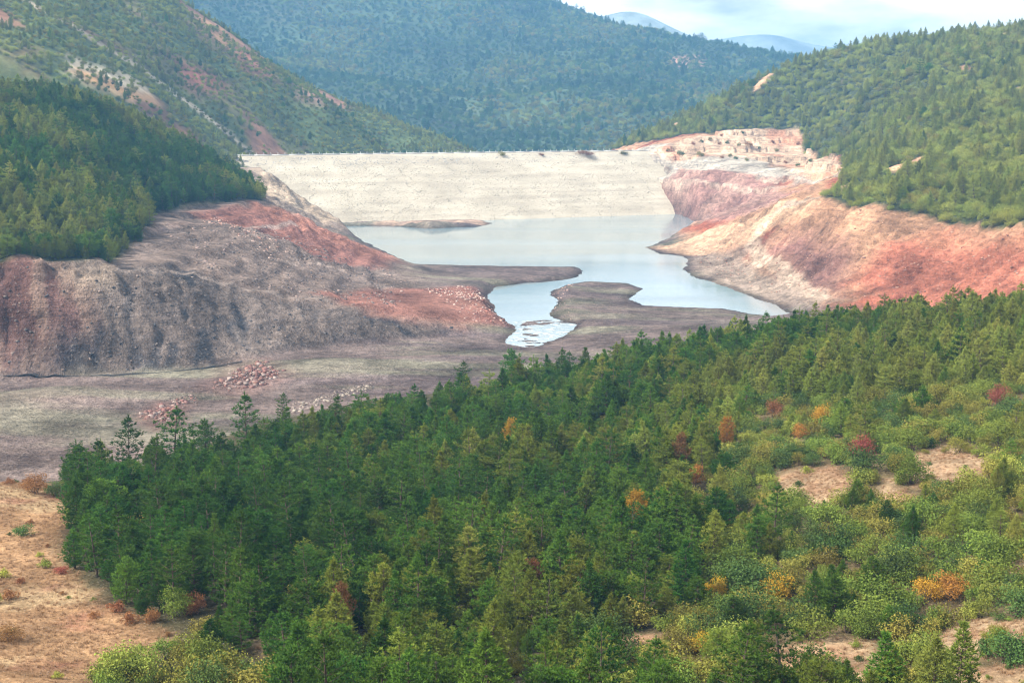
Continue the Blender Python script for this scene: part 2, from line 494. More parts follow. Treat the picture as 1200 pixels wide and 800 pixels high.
B.Z = np.where(land > 38, np.maximum(B.Z, land), B.Z)

RZ = [at_z(u, v, 0)[:2] for u, v in [(598, 377), (650, 373), (676, 380), (664, 391), (640, 401), (622, 409), (590, 402), (608, 388)]]
rz_w = sstep(3, -3, poly_sd(RZ, B.X, B.Y))
B.Z = B.Z + rz_w * (-0.12 + 0.55 * fbm(B.X / 6, B.Y / 3.5, 55, 3) - B.Z)

def on_b(pl, d0=250, d1=1500):
    return [B.hit(u, v, d0, d1) for u, v in pl]
def zone(pl, soft, warp=10.0, d0=250):
    P = on_b(pl, d0)
    n1 = fbm(B.X / 22, B.Y / 22, 51, 4) * warp
    return sstep(soft, -soft, poly_sd(P, B.X, B.Y) + n1)

C_MUD, C_MUDG, C_PALE = (0.165, 0.122, 0.108), (0.205, 0.190, 0.135), (0.36, 0.28, 0.22)
C_RED, C_PINK, C_ORANGE, C_ROCK_SHADED, C_TAN = (0.31, 0.100, 0.058), (0.40, 0.225, 0.135), (0.52, 0.335, 0.215), (0.060, 0.054, 0.056), (0.30, 0.225, 0.175)
C_FOREST, C_LILAC = (0.060, 0.070, 0.030), (0.19, 0.145, 0.14)
col = np.zeros(B.X.shape + (3,)) + np.array(C_MUD)
gm = sstep(-0.12, 0.22, fbm(B.X / 75, B.Y / 17, 61, 4))
col = colmix(col, gm * 0.8, C_MUDG)
col = colmix(col, sstep(0.1, 0.4, fbm(B.X / 60, B.Y / 13, 66, 4)) * 0.7, (0.135, 0.100, 0.098))
hill_w = sstep(34, 40, land)
right = sstep(40, 90, B.X) * sstep(400, 440, B.Y)
bank = sstep(2.0, 7.0, land)
col = colmix(col, bank, C_TAN)
lf = sstep(-20, -60, B.X) * sstep(760, 690, B.Y)
col = colmix(col, bank * lf, (0.185, 0.138, 0.116))  # left bank darker: cloud shade is put into the soil colour
col = colmix(col, bank * lf * sstep(0.0, 0.5, rid) * 0.5, (0.26, 0.19, 0.155))
col = colmix(col, bank * right, C_PINK)
col = colmix(col, right * sstep(0.5, 3, land) * sstep(0.05, 0.3, fbm(B.X / 40, B.Y / 40, 71, 4)) * bank, C_RED)
# cliff below the plantation, red at its left end
cl = [(-140, 318), (0, 318), (120, 310), (200, 312), (262, 333), (330, 353), (400, 364), (480, 377), (555, 386), (500, 392), (400, 402), (330, 411), (270, 426), (130, 436), (0, 439), (-140, 441)]
col = colmix(col, zone(cl, 3, 4), C_ROCK_SHADED)  # dark rock, its tone deepened further to carry the cliff's shade
col = colmix(col, zone(cl, 3, 4) * sstep(0.05, 0.4, fbm(B.X / 16, B.Y / 16, 91, 4)) * 0.45, (0.20, 0.155, 0.13))
col = colmix(col, zone(cl, 3, 4) * sstep(0.15, 0.55, rid) * 0.55, (0.22, 0.165, 0.135))
col = colmix(col, zone([(-140, 320), (90, 320), (110, 380), (60, 436), (-140, 440)], 8, 8) * 0.75, (0.20, 0.095, 0.075))
col = colmix(col, zone([(-140, 320), (90, 320), (110, 380), (60, 436), (-140, 440)], 8, 8) * sstep(0.1, 0.5, rid) * 0.5, (0.34, 0.24, 0.18))
col = colmix(col, zone([(60, 312), (130, 310), (150, 350), (90, 345)], 5, 6) * 0.6, (0.36, 0.27, 0.2))
# red ridge and mound on the left shore
col = colmix(col, zone([(225, 250), (300, 238), (350, 257), (400, 277), (470, 307), (440, 316), (370, 300), (300, 268)], 5, 6) * 0.85, (0.29, 0.125, 0.095))
col = colmix(col, zone([(290, 236), (345, 252), (405, 276), (472, 305), (440, 303), (380, 280), (310, 252)], 3, 4) * 0.7, (0.45, 0.205, 0.145))  # lighter strip along the crest: its sunlit side painted into the soil
col = colmix(col, zone([(380, 345), (470, 336), (560, 338), (602, 384), (540, 386), (440, 368)], 5, 6) * 0.85, (0.27, 0.115, 0.085))
col = colmix(col, zone([(310, 198), (400, 262), (380, 262), (330, 236), (300, 215)], 6, 4) * 0.9, (0.50, 0.38, 0.27))
col = colmix(col, zone([(390, 266), (450, 258), (575, 258), (575, 266), (450, 268)], 4, 3) * 0.8, (0.44, 0.30, 0.22))
# right bank colours
col = colmix(col, zone([(790, 195), (900, 200), (950, 222), (860, 258), (770, 255), (765, 235)], 8, 8) * 0.8, (0.33, 0.20, 0.17))
col = colmix(col, zone([(757, 290), (850, 262), (930, 236), (955, 240), (880, 285), (800, 300)], 6, 6) * 0.9, C_ORANGE)
col = colmix(col, zone([(885, 290), (960, 262), (1000, 300), (990, 350), (930, 350), (890, 310)], 10, 8) * 0.85, (0.19, 0.095, 0.085))  # purplish hollow: the shade lying in it is painted into the soil
col = colmix(col, zone([(990, 335), (1040, 282), (1120, 270), (1250, 278), (1250, 345), (1040, 365)], 8, 7) * 0.88, (0.34, 0.112, 0.070))
col = colmix(col, zone([(1060, 268), (1240, 275), (1240, 292), (1080, 288)], 5, 5) * 0.6, (0.42, 0.21, 0.12))
col = colmix(col, zone([(800, 302), (870, 292), (900, 320), (980, 352), (920, 362), (830, 332)], 6, 6) * 0.9, C_TAN)
col = colmix(col, zone([(870, 330), (930, 330), (960, 345), (930, 347)], 6, 5) * 0.4, C_PALE)
# pale gravel shoulder that carries the dam crest on to the right
col = colmix(col, zone([(745, 176), (830, 182), (900, 187), (990, 198), (990, 210), (930, 206), (850, 200), (800, 196), (782, 214), (760, 232), (745, 230)], 3, 3) * 0.9, (0.44, 0.395, 0.33))
# forest floor
FOR_R = [(955, 232), (1000, 244), (1080, 256), (1200, 267), (1340, 285), (1400, 200), (1340, 20), (1140, 24), (960, 50), (850, 100), (720, 168), (765, 176), (830, 160), (880, 152), (935, 150), (985, 190), (985, 215)]
FOR_L = [(-160, 330), (0, 313), (112, 305), (182, 270), (176, 250), (242, 240), (306, 235), (300, 215), (260, 185), (200, 145), (100, 95), (-160, 80)]
XY_FR = [B.hit(u, v, 300, 1500) for u, v in FOR_R[:5]] + [low(1400, 700, 0)[:2], low(1400, 1500, 0)[:2], low(960, 1590, 0)[:2], low(725, 1590, 0)[:2], low(715, 1320, 0)[:2], low(765, 1215, 0)[:2]] + on_b([(832, 157), (880, 151), (935, 150), (985, 190), (990, 212)], 300, 1500)
XY_FL = [B.hit(u, v, 300, 900) for u, v in FOR_L[:7]] + [low(310, 730, 0)[:2], low(270, 860, 0)[:2], low(100, 980, 0)[:2], low(-160, 980, 0)[:2], low(-160, 400, 0)[:2]]
n1 = fbm(B.X / 15, B.Y / 15, 81, 3) * 3
sd_fr = poly_sd(XY_FR, B.X, B.Y) + n1
sd_fl = poly_sd(XY_FL, B.X, B.Y) + n1
# pale cut slope of the quarry right of the dam
QUARRY = [(765, 178), (830, 156), (880, 150), (935, 148), (985, 190), (985, 204), (900, 190)]
XY_Q = on_b(QUARRY, 300)
sd_q = poly_sd(XY_Q, B.X, B.Y) + n1
col = colmix(col, sstep(4, -4, sd_q), (0.58, 0.41, 0.285))
col = colmix(col, sstep(4, -4, sd_q) * sstep(0.1, 0.3, fbm(B.X / 18, B.Y / 18, 95, 4)) * 0.8, (0.52, 0.25, 0.15))
col = colmix(col, sstep(2, -3, sd_fr), C_FOREST)
col = colmix(col, sstep(2, -3, sd_fl), C_FOREST)
col = colmix(col, sstep(2, -3, sd_fr) * sstep(0.42, 0.55, fbm(B.X / 45, B.Y / 45, 99, 4)), (0.50, 0.30, 0.18))
col = colmix(col, zone([(235, 458), (270, 430), (312, 420), (345, 440), (320, 458), (270, 466)], 5, 6) * 0.45, (0.22, 0.125, 0.105))
col = colmix(col, zone([(150, 492), (185, 470), (222, 474), (215, 500), (180, 506)], 3, 3) * 0.6, (0.22, 0.12, 0.10))
gul = sstep(0.2, 0.75, rid) * bank * rt
col = col * (1 + 0.12 * gul[..., None])
for T, w, cc in [([(175, 268), (240, 262), (300, 266), (345, 262)], 1.6, (0.36, 0.26, 0.22)), ([(190, 262), (260, 285), (330, 306), (400, 318), (470, 322)], 1.5, (0.33, 0.25, 0.21)), ([(140, 318), (200, 318), (290, 340), (380, 352)], 1.2, (0.30, 0.235, 0.20)),
                 ([(955, 232), (925, 240), (898, 262), (880, 285), (890, 305), (930, 330), (965, 350)], 3.0, (0.48, 0.36, 0.27)), ([(775, 213), (850, 216), (940, 212), (985, 205)], 1.6, (0.50, 0.36, 0.28)), ([(780, 196), (850, 200), (930, 207)], 1.4, (0.48, 0.36, 0.28))]:
    Q = on_b(T)
    for (xa, ya), (xb, yb) in zip(Q[:-1], Q[1:]):
        if math.hypot(xb - xa, yb - ya) < 160:
            t = np.clip(((B.X - xa) * (xb - xa) + (B.Y - ya) * (yb - ya)) / ((xb - xa) ** 2 + (yb - ya) ** 2 + 1e-6), 0, 1)
            dd = np.hypot(B.X - xa - t * (xb - xa), B.Y - ya - t * (yb - ya)) + 0.8 * fbm(B.X / 6, B.Y / 6, 44, 2)
            col = colmix(col, sstep(w * 1.4, w * 0.6, dd) * 0.85, cc)
# wet rim along the water
wet = sstep(5, 0.5, sd) * sstep(-6, 0, sd)
col = col * (1 - 0.45 * wet[..., None])
# quarry benches
qw = sstep(3, -5, sd_q)
B.Z = B.Z + qw * (np.round(B.Z / 6) * 6 - B.Z) * 0.7 + qw * 1.0 * fbm(B.X / 7, B.Y / 7, 97, 3)
B.build('reservoir_bed', ground_mat('bed_soil', 0.35, 0.045, strand=0.8, bump=1.0, bdist=1.2, contrast=1.25, specks=0.8), col * SOIL, side=0.52)

# water sheet: one level, cut by the shores
mesh_np('water', [(-430, 240, 0), (330, 240, 0), (330, 1075, 0), (-430, 1075, 0)], [(0, 1, 2, 3)], M['water'])['kind'] = 'structure'

# ------------------------------------------------------------------ hill beyond the left abutment, the mountain, far ridges
CAP = {'far_ridge': 345, 'distant_hills': 345}
def hill(name, x0, x1, y0, y1, step, pp, lows, c, rough, cols, mat):
    F = Field(x0, x1, y0, y1, step)
    f = fit([at_d(*p) for p in pp] + [low(*p) for p in lows], c)
    F.Z = f(F.X, F.Y) + rough[0] * fbm(F.X / rough[1], F.Y / rough[1], 7, 5) + rough[0] * 0.8 * (1 - 2 * np.abs(fbm(F.X / rough[1] / 1.7, F.Y / rough[1] / 1.7, 77, 4)))
    c0 = CAP.get(name, 300)
    F.Z = np.where(F.Z > c0, c0 + 40 * np.tanh((F.Z - c0) / 90) * (1 if c0 == 300 else 0.3), F.Z)
    F.build(name, mat, cols(F))
    return F

def cols_left(F):
    c = np.zeros(F.X.shape + (3,)) + np.array((0.10, 0.125, 0.045))
    n = fbm(F.X / 45, F.Y / 45, 5, 4)
    c = colmix(c, sstep(0.1, 0.45, n) * 0.7, (0.19, 0.155, 0.07))
    c = colmix(c, sstep(0.12, 0.42, fbm(F.X / 60, F.Y / 60, 15, 4)) * 0.85, (0.27, 0.13, 0.085))
    for pl, cc, sf in [([(75, 62), (110, 82), (150, 88), (180, 112), (160, 118), (120, 100), (78, 86)], (0.60, 0.50, 0.36), 6), ([(80, 84), (175, 112), (172, 122), (120, 104)], (0.52, 0.30, 0.14), 5),
                   ([(200, 70), (260, 92), (255, 104), (215, 98)], (0.33, 0.13, 0.085), 14), ([(265, 50), (310, 70), (315, 88), (285, 85)], (0.33, 0.14, 0.09), 14), ([(350, 100), (385, 112), (378, 122), (352, 115)], (0.42, 0.24, 0.17), 10), ([(230, 20), (280, 45), (270, 60), (235, 45)], (0.30, 0.17, 0.09), 20)]:
        P = [F.hit(u, v, 800, 1700) for u, v in pl]
        c = colmix(c, sstep(sf, -sf, poly_sd(P, F.X, F.Y) + 9 * fbm(F.X / 20, F.Y / 20, 33, 3)), cc)
    # track running down the spur to the dam
    T = [F.hit(u, v, 800, 1700) for u, v in [(10, -8), (50, 12), (95, 38), (140, 66), (185, 95), (230, 128), (270, 158), (288, 176)]]
    for (xa, ya), (xb, yb) in zip(T[:-1], T[1:]):
        if math.hypot(xb - xa, yb - ya) < 260:
            t = np.clip(((F.X - xa) * (xb - xa) + (F.Y - ya) * (yb - ya)) / ((xb - xa) ** 2 + (yb - ya) ** 2 + 1e-6), 0, 1)
            dd = np.hypot(F.X - xa - t * (xb - xa), F.Y - ya - t * (yb - ya))
            c = colmix(c, sstep(6, 2.5, dd), (0.42, 0.35, 0.25))
    return c

D = hill('left_hill', -800, 120, 880, 1900, 5.0,
    [(283, 184, 1080), (0, 60, 960), (100, 102, 960), (0, 0, 1060), (100, 2, 1150), (200, 62, 1150), (200, 125, 1040), (300, 102, 1220), (388, 130, 1260), (300, 66, 1350), (378, 116, 1390), (240, 28, 1410), (200, 8, 1430), (150, -60, 1450), (0, -60, 1210), (0, -120, 1400),
     (445, 140, 1400), (500, 160, 1430), (548, 180, 1450), (450, 180, 1320), (350, 182, 1160), (-150, 0, 1050), (-150, -100, 1300), (-150, 100, 950)],
    [(0, 880, 40), (200, 930, 25), (-150, 850, 40), (300, 1000, 30), (0, 1800, 120), (200, 1800, 90), (300, 1750, 50), (380, 1700, 30), (450, 1680, 15), (550, 1650, 0), (600, 1500, 0), (620, 1350, -5), (560, 1250, -5), (450, 1150, 0), (380, 1080, 5), (-150, 1800, 150)],
    30, (5, 70), cols_left, ground_mat('scrub_soil', 0.12, 0.02, bump=0.6, bdist=1.5))

def cols_far(F):
    c = np.zeros(F.X.shape + (3,)) + np.array((0.055, 0.075, 0.038))
    c = colmix(c, sstep(0.35, 0.6, fbm(F.X / 160, F.Y / 160, 25, 4)) * 0.4, (0.11, 0.10, 0.055))
    P = [F.hit(u, v, 1700, 3300, 4) for u, v in [(785, 68), (820, 66), (825, 78), (790, 78)]]
    return colmix(c, sstep(14, -14, poly_sd(P, F.X, F.Y)), (0.52, 0.27, 0.19))
E = hill('mountain', -1300, 1500, 1550, 3500, 14.0,
    [(600, 172, 1800), (400, 172, 1780), (600, 100, 2200), (600, 50, 2500), (600, -8, 2850), (650, 17, 2760), (700, 31, 2710), (760, 42, 2660), (820, 60, 2600), (900, 77, 2500), (935, 80, 2470), (1000, 92, 2400), (1100, 120, 2300),
     (300, 40, 2500), (200, -80, 2900), (450, -60, 2900), (400, 100, 2150), (300, 130, 1980), (850, 122, 2050), (750, 152, 1850), (760, 90, 2300), (680, 90, 2250), (500, 20, 2620), (0, -100, 2900), (0, 100, 2000), (480, 110, 2200), (540, 70, 2380)],
    [(u, 3450, z) for u, z in ((0, 250), (300, 200), (600, 150), (760, 60), (900, 20), (1100, 10))] + [(u, 1560, z) for u, z in ((0, 20), (300, 10), (600, -5), (900, 5), (1100, 0))], 70, (16, 230), cols_far, ground_mat('mountain_soil', 0.03, 0.006, bump=0.4, bdist=4))

def cols_ridge_hazed(F):
    return np.zeros(F.X.shape + (3,)) + np.array((0.20, 0.23, 0.22))  # pale grey ground: distance haze is put into the colour
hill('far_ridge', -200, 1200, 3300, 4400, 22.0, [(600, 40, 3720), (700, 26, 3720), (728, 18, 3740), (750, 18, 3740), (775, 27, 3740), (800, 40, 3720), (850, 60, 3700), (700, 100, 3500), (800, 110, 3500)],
     [(500, 3320, 0), (700, 3320, 0), (900, 3320, -10), (1000, 3720, 0), (600, 4380, 0), (800, 4380, 0)], 45, (6, 240), cols_ridge_hazed, ground_mat('ridge_soil_hazed', 0.02, 0.004, bump=0.3, bdist=4))
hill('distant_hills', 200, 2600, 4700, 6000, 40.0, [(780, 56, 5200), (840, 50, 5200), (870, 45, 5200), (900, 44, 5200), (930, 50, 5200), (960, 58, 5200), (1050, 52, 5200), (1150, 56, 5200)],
     [(760, 4720, 0), (900, 4720, 0), (1050, 4720, 0), (800, 5980, 0), (1000, 5980, 0), (1200, 5700, 0)], 110, (8, 420), cols_ridge_hazed, ground_mat('distant_soil_hazed', 0.01, 0.002, bump=0.2, bdist=4))
ground = mesh_np('ground', [(-4900, -300, -14), (4900, -300, -14), (4900, 8700, -14), (-4900, 8700, -14)], [(0, 1, 2, 3)], N('plain_soil').color((0.12, 0.12, 0.07)))
ground['kind'] = 'structure'

# ------------------------------------------------------------------ near hillside below the camera
A = Field(-210, 260, -25, 470, 1.3)
ap = [(0, 570, 215), (-150, 570, 205), (-150, 800, 118), (0, 800, 120), (0, 680, 160), (75, 600, 195), (200, 740, 134), (110, 800, 121), (300, 800, 118), (600, 800, 112), (900, 800, 108), (1200, 800, 106), (1350, 800, 104),
      (600, 700, 140), (600, 600, 185), (600, 500, 255), (600, 452, 320), (200, 620, 180), (200, 562, 230), (150, 548, 262), (400, 620, 182), (400, 560, 218), (400, 502, 272), (400, 474, 310), (300, 505, 278), (300, 560, 222), (300, 680, 152),
      (800, 700, 142), (800, 600, 182), (800, 500, 242), (800, 424, 320), (1000, 700, 138), (1000, 550, 190), (1000, 450, 262), (1000, 388, 322), (1200, 700, 135), (1200, 550, 186), (1200, 450, 250), (1200, 370, 322), (1350, 372, 315), (1350, 550, 180), (1100, 388, 305), (450, 745, 128), (900, 640, 158)]
al = [(600, 0.1, 72), (600, 40, 54), (0, 50, 52), (1200, 50, 54), (600, 75, 39), (0, 290, -2), (-150, 280, 0), (100, 300, -3), (200, 335, -3), (300, 350, -3), (400, 375, -3), (600, 385, -3), (800, 395, 0), (1000, 410, 2), (1200, 420, 4), (1350, 420, 4),
      (0, 360, -10), (300, 450, -12), (600, 460, -12), (900, 465, -10), (1200, 480, -8), (-250, 200, 20), (1450, 250, 30), (-250, 100, 32), (1450, 100, 34)]
A.Z = fit([at_d(*p) for p in ap] + [low(*p) for p in al], 9.0)(A.X, A.Y) + 0.9 * fbm(A.X / 14, A.Y / 14, 41, 5)

def on_a(pl):
    return [A.hit(u, v, 30, 420, 0.5) for u, v in pl]
BARE_L = on_a([(-420, 570), (-140, 566), (0, 566), (60, 572), (82, 592), (66, 640), (90, 690), (150, 722), (210, 742), (185, 772), (120, 792), (100, 830), (90, 980), (-420, 980)])
BARE = [on_a(p) for p in ([(905, 552), (985, 548), (1000, 575), (960, 600), (925, 590)], [(1065, 535), (1120, 520), (1165, 555), (1120, 580), (1080, 570)], [(880, 752), (980, 745), (1060, 770), (1040, 800), (900, 805)],
        [(1050, 765), (1120, 735), (1240, 722), (1240, 752), (1120, 772)], [(1120, 790), (1240, 772), (1240, 825), (1080, 825)], [(1165, 660), (1210, 655), (1210, 685), (1175, 685)], [(655, 740), (770, 745), (790, 770), (680, 770)], [(295, 750), (350, 745), (355, 775), (300, 778)],
        [(1020, 560), (1062, 560), (1056, 600), (1020, 590)])]
SHRUB = on_a([(880, 470), (1010, 480), (1090, 470), (1260, 440), (1600, 450), (1640, 830), (640, 830), (700, 760), (840, 720), (860, 640), (820, 560)])
warp = 1.6 * fbm(A.X / 5, A.Y / 5, 61, 4)
warp2 = 3.6 * fbm(A.X / 6, A.Y / 6, 63, 4)
bl = sstep(1.5, -1.5, poly_sd(BARE_L, A.X, A.Y) + warp)
bs = np.zeros_like(bl)
for P in BARE:
    bs = np.maximum(bs, sstep(1.0, -1.0, poly_sd(P, A.X, A.Y) + warp2))
shr = sstep(4, -4, poly_sd(SHRUB, A.X, A.Y) + 2 * warp)
colA = np.zeros(A.X.shape + (3,)) + np.array((0.075, 0.065, 0.035))
colA = colmix(colA, shr * 0.8, (0.17, 0.125, 0.065))
colA = colmix(colA, bl, (0.34, 0.200, 0.105))
colA = colmix(colA, bl * sstep(0.1, 0.4, fbm(A.X / 9, A.Y / 9, 67, 4)) * 0.7, (0.42, 0.30, 0.17))
colA = colmix(colA, bl * sstep(0.2, 0.5, fbm(A.X / 7, A.Y / 7, 69, 4)) * 0.6, (0.30, 0.12, 0.08))
colA = colmix(colA, bs, (0.40, 0.275, 0.165))
colA = colmix(colA, bs * sstep(0.05, 0.4, fbm(A.X / 4, A.Y / 4, 73, 4)) * 0.5, (0.36, 0.175, 0.10))
A.Z = A.Z + (bl + bs) * 0.18 * fbm(A.X / 2.2, A.Y / 2.2, 79, 3)
A.build('near_hillside', ground_mat('hillside_soil', 1.1, 0.16, bump=1.0, bdist=0.3, specks=1.0), colA * SOIL)

# ------------------------------------------------------------------ the dam
P0, P1 = np.array(at_z(285, 183, 43.5)[:2]), np.array(at_z(765, 177, 43.5)[:2])
L0 = np.linalg.norm(P1 - P0)
ax = (P1 - P0) / L0
up = np.array([ax[1], -ax[0]])                         # upstream, towards the camera
def dam_pt(s, o, z):
    p = P0 + ax * s + up * o
    return (p[0], p[1], z)
dam = bpy.data.objects.new('rockfill_dam', None)
DAM_O = np.array(dam_pt(L0 / 2, 0, 0))
dam.location = DAM_O
COL.objects.link(dam)
tag(dam, 'long pale rockfill dam with a straight level crest closing the valley', 'dam')
S0, S1, CZ, SLP = -30.0, L0 + 70.0, 43.5, 2.0
ss = np.linspace(S0, S1, 160)
prof = [(CZ * SLP + 16, -8)] + [(SLP * (CZ - z), z) for z in np.linspace(0, CZ, 36)] + [(-8, CZ), (-8 - SLP * 50, -7)]
V = []
for j, (o, z) in enumerate(prof):
    for i, s_ in enumerate(ss):
        w = 0.35 * (vnoise(np.array(s_ / 6), np.array(j * 0.7), 5) - 0.5) * 2 if 0 < j < 36 else 0
        V.append(np.array(dam_pt(s_, o + w, z)) - DAM_O)
n_s = len(ss)
i = np.arange(n_s - 1)[None, :] + np.arange(len(prof) - 1)[:, None] * n_s
F4 = np.stack([i, i + 1, i + 1 + n_s, i + n_s], -1).reshape(-1, 4)
mesh_np('embankment', V, F4, M['dam_gravel'], smooth=True, parent=dam)

def boxes(specs):
    """boxes in dam coordinates (s, offset, z centre, half sizes)"""
    V, F = [], []
    for s_, o, z, a, b, c in specs:
        k = len(V)
        for dz in (-c, c):
            for ds, do in ((-a, -b), (a, -b), (a, b), (-a, b)):
                V.append(np.array(dam_pt(s_ + ds, o + do, z + dz)) - DAM_O)
        F += [(k, k + 3, k + 2, k + 1), (k + 4, k + 5, k + 6, k + 7)] + [(k + q, k + (q + 1) % 4, k + 4 + (q + 1) % 4, k + 4 + q) for q in range(4)]
    return np.array(V), F
V, F = boxes([((S0 + S1) / 2, -4.2, CZ + 0.06, (S1 - S0) / 2, 3.4, 0.05)])
mesh_np('crest_road', V, F, M['concrete'], parent=dam)
for k in range(34):                                        # kerb blocks of the upstream parapet
    a = S0 + (S1 - S0) * k / 34
    b = S0 + (S1 - S0) * (k + 1) / 34
    V, F = boxes([((a + b) / 2, -0.35, CZ + 0.45, (b - a) / 2 - 0.12, 0.2, 0.5)])
    mesh_np('parapet_block', V, F, M['concrete'], parent=dam)
pv, pf = boxes([(L0 / 2, 0, 0.9, 0.14, 0.14, 0.95), (L0 / 2, 0, 1.9, 0.2, 0.2, 0.06)])
post_me = mesh_np('post', pv, pf, M['concrete'], link=False)
for k in range(66):
    s_ = -4 + k * (L0 + 10) / 66
    o = bpy.data.objects.new('post', post_me)
    COL.objects.link(o)
    o.parent = dam
    o.location = np.array(dam_pt(s_, -7.3, CZ)) - np.array(dam_pt(L0 / 2, 0, 0))

# stones: a rough block with jittered corners
ICO_V = np.array([(-1, -1, -1), (1, -1, -1), (1, 1, -1), (-1, 1, -1), (-1, -1, 1), (1, -1, 1), (1, 1, 1), (-1, 1, 1)], float) * 0.6
ICO_F = np.array([(0, 3, 2, 1), (4, 5, 6, 7), (0, 1, 5, 4), (1, 2, 6, 5), (2, 3, 7, 6), (3, 0, 4, 7)])
def stones(name, P, size, cols, parent=None, origin=(0, 0, 0), flat=0.7):
    n = len(P)
    v = ICO_V[None] * (0.65 + 0.7 * rng.random((n, 8, 3)))
    a = rng.random(n) * 6.28
    b = (rng.random(n) - 0.5) * 1.2
    x, y, z = v[..., 0], v[..., 1], v[..., 2] * flat
    y, z = y * np.cos(b)[:, None] - z * np.sin(b)[:, None], y * np.sin(b)[:, None] + z * np.cos(b)[:, None]
    x, y = x * np.cos(a)[:, None] - y * np.sin(a)[:, None], x * np.sin(a)[:, None] + y * np.cos(a)[:, None]
    v = np.stack([x, y, z], -1) * size[:, None, None] + P[:, None, :] - np.array(origin)
    f = (ICO_F[None] + (np.arange(n) * 8)[:, None, None]).reshape(-1, 4)
    ob = mesh_np(name, v.reshape(-1, 3), f, M['stone'], parent=parent)
    at = ob.data.color_attributes.new('Col', 'FLOAT_COLOR', 'POINT')
    c = np.ones((n, 8, 4), np.float32)
    c[..., :3] = cols[:, None, :]
    at.data.foreach_set('color', c.ravel())
    return ob
n = 24000
s_ = S0 + rng.random(n) * (S1 - S0)
z = CZ - 1.0 - (CZ - 1.0) * rng.random(n) ** 1.0
o = SLP * (CZ - z)
P = np.stack([P0[0] + ax[0] * s_ + up[0] * o, P0[1] + ax[1] * s_ + up[1] * o, z - 0.02], -1)
g = (0.35 + 0.18 * rng.random(n)) * (1 + 0.12 * fbm(s_ / 30, z / 3.5, 3, 3))
top = sstep(34, 39, z)
cc = np.stack([g * (1.10 - 0.10 * top), g * (1.0 - 0.02 * top), g * (0.82 + 0.14 * top)], -1)
tag(stones('riprap', P, 0.22 + 0.42 * rng.random(n) ** 2.5, cc, dam, DAM_O, 0.42), kind='stuff')

# ------------------------------------------------------------------ plants: shapes
def pine_mesh(seed, H, R, gap=0.0, low_t=0.08, point=0.8, dens=1.0):
    """crown of a pine: whorls of upswept limbs that carry needle tufts; returns crown arrays and limb list"""
    r = np.random.default_rng(seed)
    T, limbs = [], []
    t = low_t
    lean = r.normal(0, 0.03, 2)
    while t < 0.97:
        tm = low_t + 0.22
        tt = (t - tm) / (1 - tm)
        L = R * (max(0.0, 1 - tt * tt) ** point if tt > 0 else 0.72 + 0.28 * (t - low_t) / 0.22) * r.uniform(0.85, 1.12) + 0.15
        nb = int(r.integers(5, 8))
        a0 = r.random() * 6.28
        for b in range(nb):
            a = a0 + b * 6.28 / nb + r.normal(0, 0.25)
            l = L * r.uniform(0.62, 1.22)
            rise = r.uniform(0.12, 0.40) + 0.35 * t
            z0 = t * H + r.normal(0, 0.12)
            base = np.array([lean[0] * t * H, lean[1] * t * H, z0])
            dv = np.array([math.cos(a), math.sin(a), 0])
            tipp = base + dv * l + np.array([0, 0, l * rise])
            limbs.append((base, tipp, t))
            n = max(4, int(l * 7.0 * dens))
            s_ = 0.28 + 0.72 * r.random(n) ** 0.75
            side = np.array([-dv[1], dv[0], 0])
            wd = 0.46 * l * np.sin(np.clip(s_, 0, 1) * 2.6) * 1.0
            p = base + dv * (s_ * l)[:, None] + side * (r.normal(0, 1, n) * wd * 0.75)[:, None]
            p[:, 2] += s_ ** 1.5 * l * rise + r.normal(0, 0.08 + 0.12 * max(0, 1 - gap), n)
            for q in range(n):
                T.append((p[q], dv, s_[q]))
        t += (0.055 + 0.035 * gap * r.random() + 0.045 * gap) * r.uniform(0.8, 1.2)
    for q in range(5):
        T.append((np.array([lean[0] * H, lean[1] * H, H * (0.95 + 0.02 * q)]), np.array([0, 0, 1.0]), 1.0))
    V, Fc, tip = [], [], []
    for p, dv, s_ in T:
        for q in range(8):
            d = dv * 0.45 + r.normal(0, 0.75, 3)
            d[2] = abs(d[2]) * 0.9 + 0.25
            d /= np.linalg.norm(d)
            ln = r.uniform(0.26, 0.48)
            sd_ = np.cross(d, r.normal(0, 1, 3))
            sd_ /= np.linalg.norm(sd_) + 1e-9
            w = r.uniform(0.032, 0.058)
            k = len(V)
            V += [p + sd_ * w, p - sd_ * w, p + d * ln]
            Fc.append((k, k + 1, k + 2))
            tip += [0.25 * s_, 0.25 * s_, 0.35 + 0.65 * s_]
    return np.array(V), Fc, tip, limbs, lean

def tube(V, F, a, b, ra, rb, n=5):
    a, b = np.array(a, float), np.array(b, float)
    d = b - a
    d /= np.linalg.norm(d) + 1e-9
    x = np.cross(d, (0.3, 0.5, 0.81)); x /= np.linalg.norm(x)
    y = np.cross(d, x)
    k = len(V)
    for c, r_ in ((a, ra), (b, rb)):
        for q in range(n):
            th = 6.2832 * q / n
            V.append(c + (x * math.cos(th) + y * math.sin(th)) * r_)
    for q in range(n):
        F.append((k + q, k + (q + 1) % n, k + n + (q + 1) % n, k + n + q))

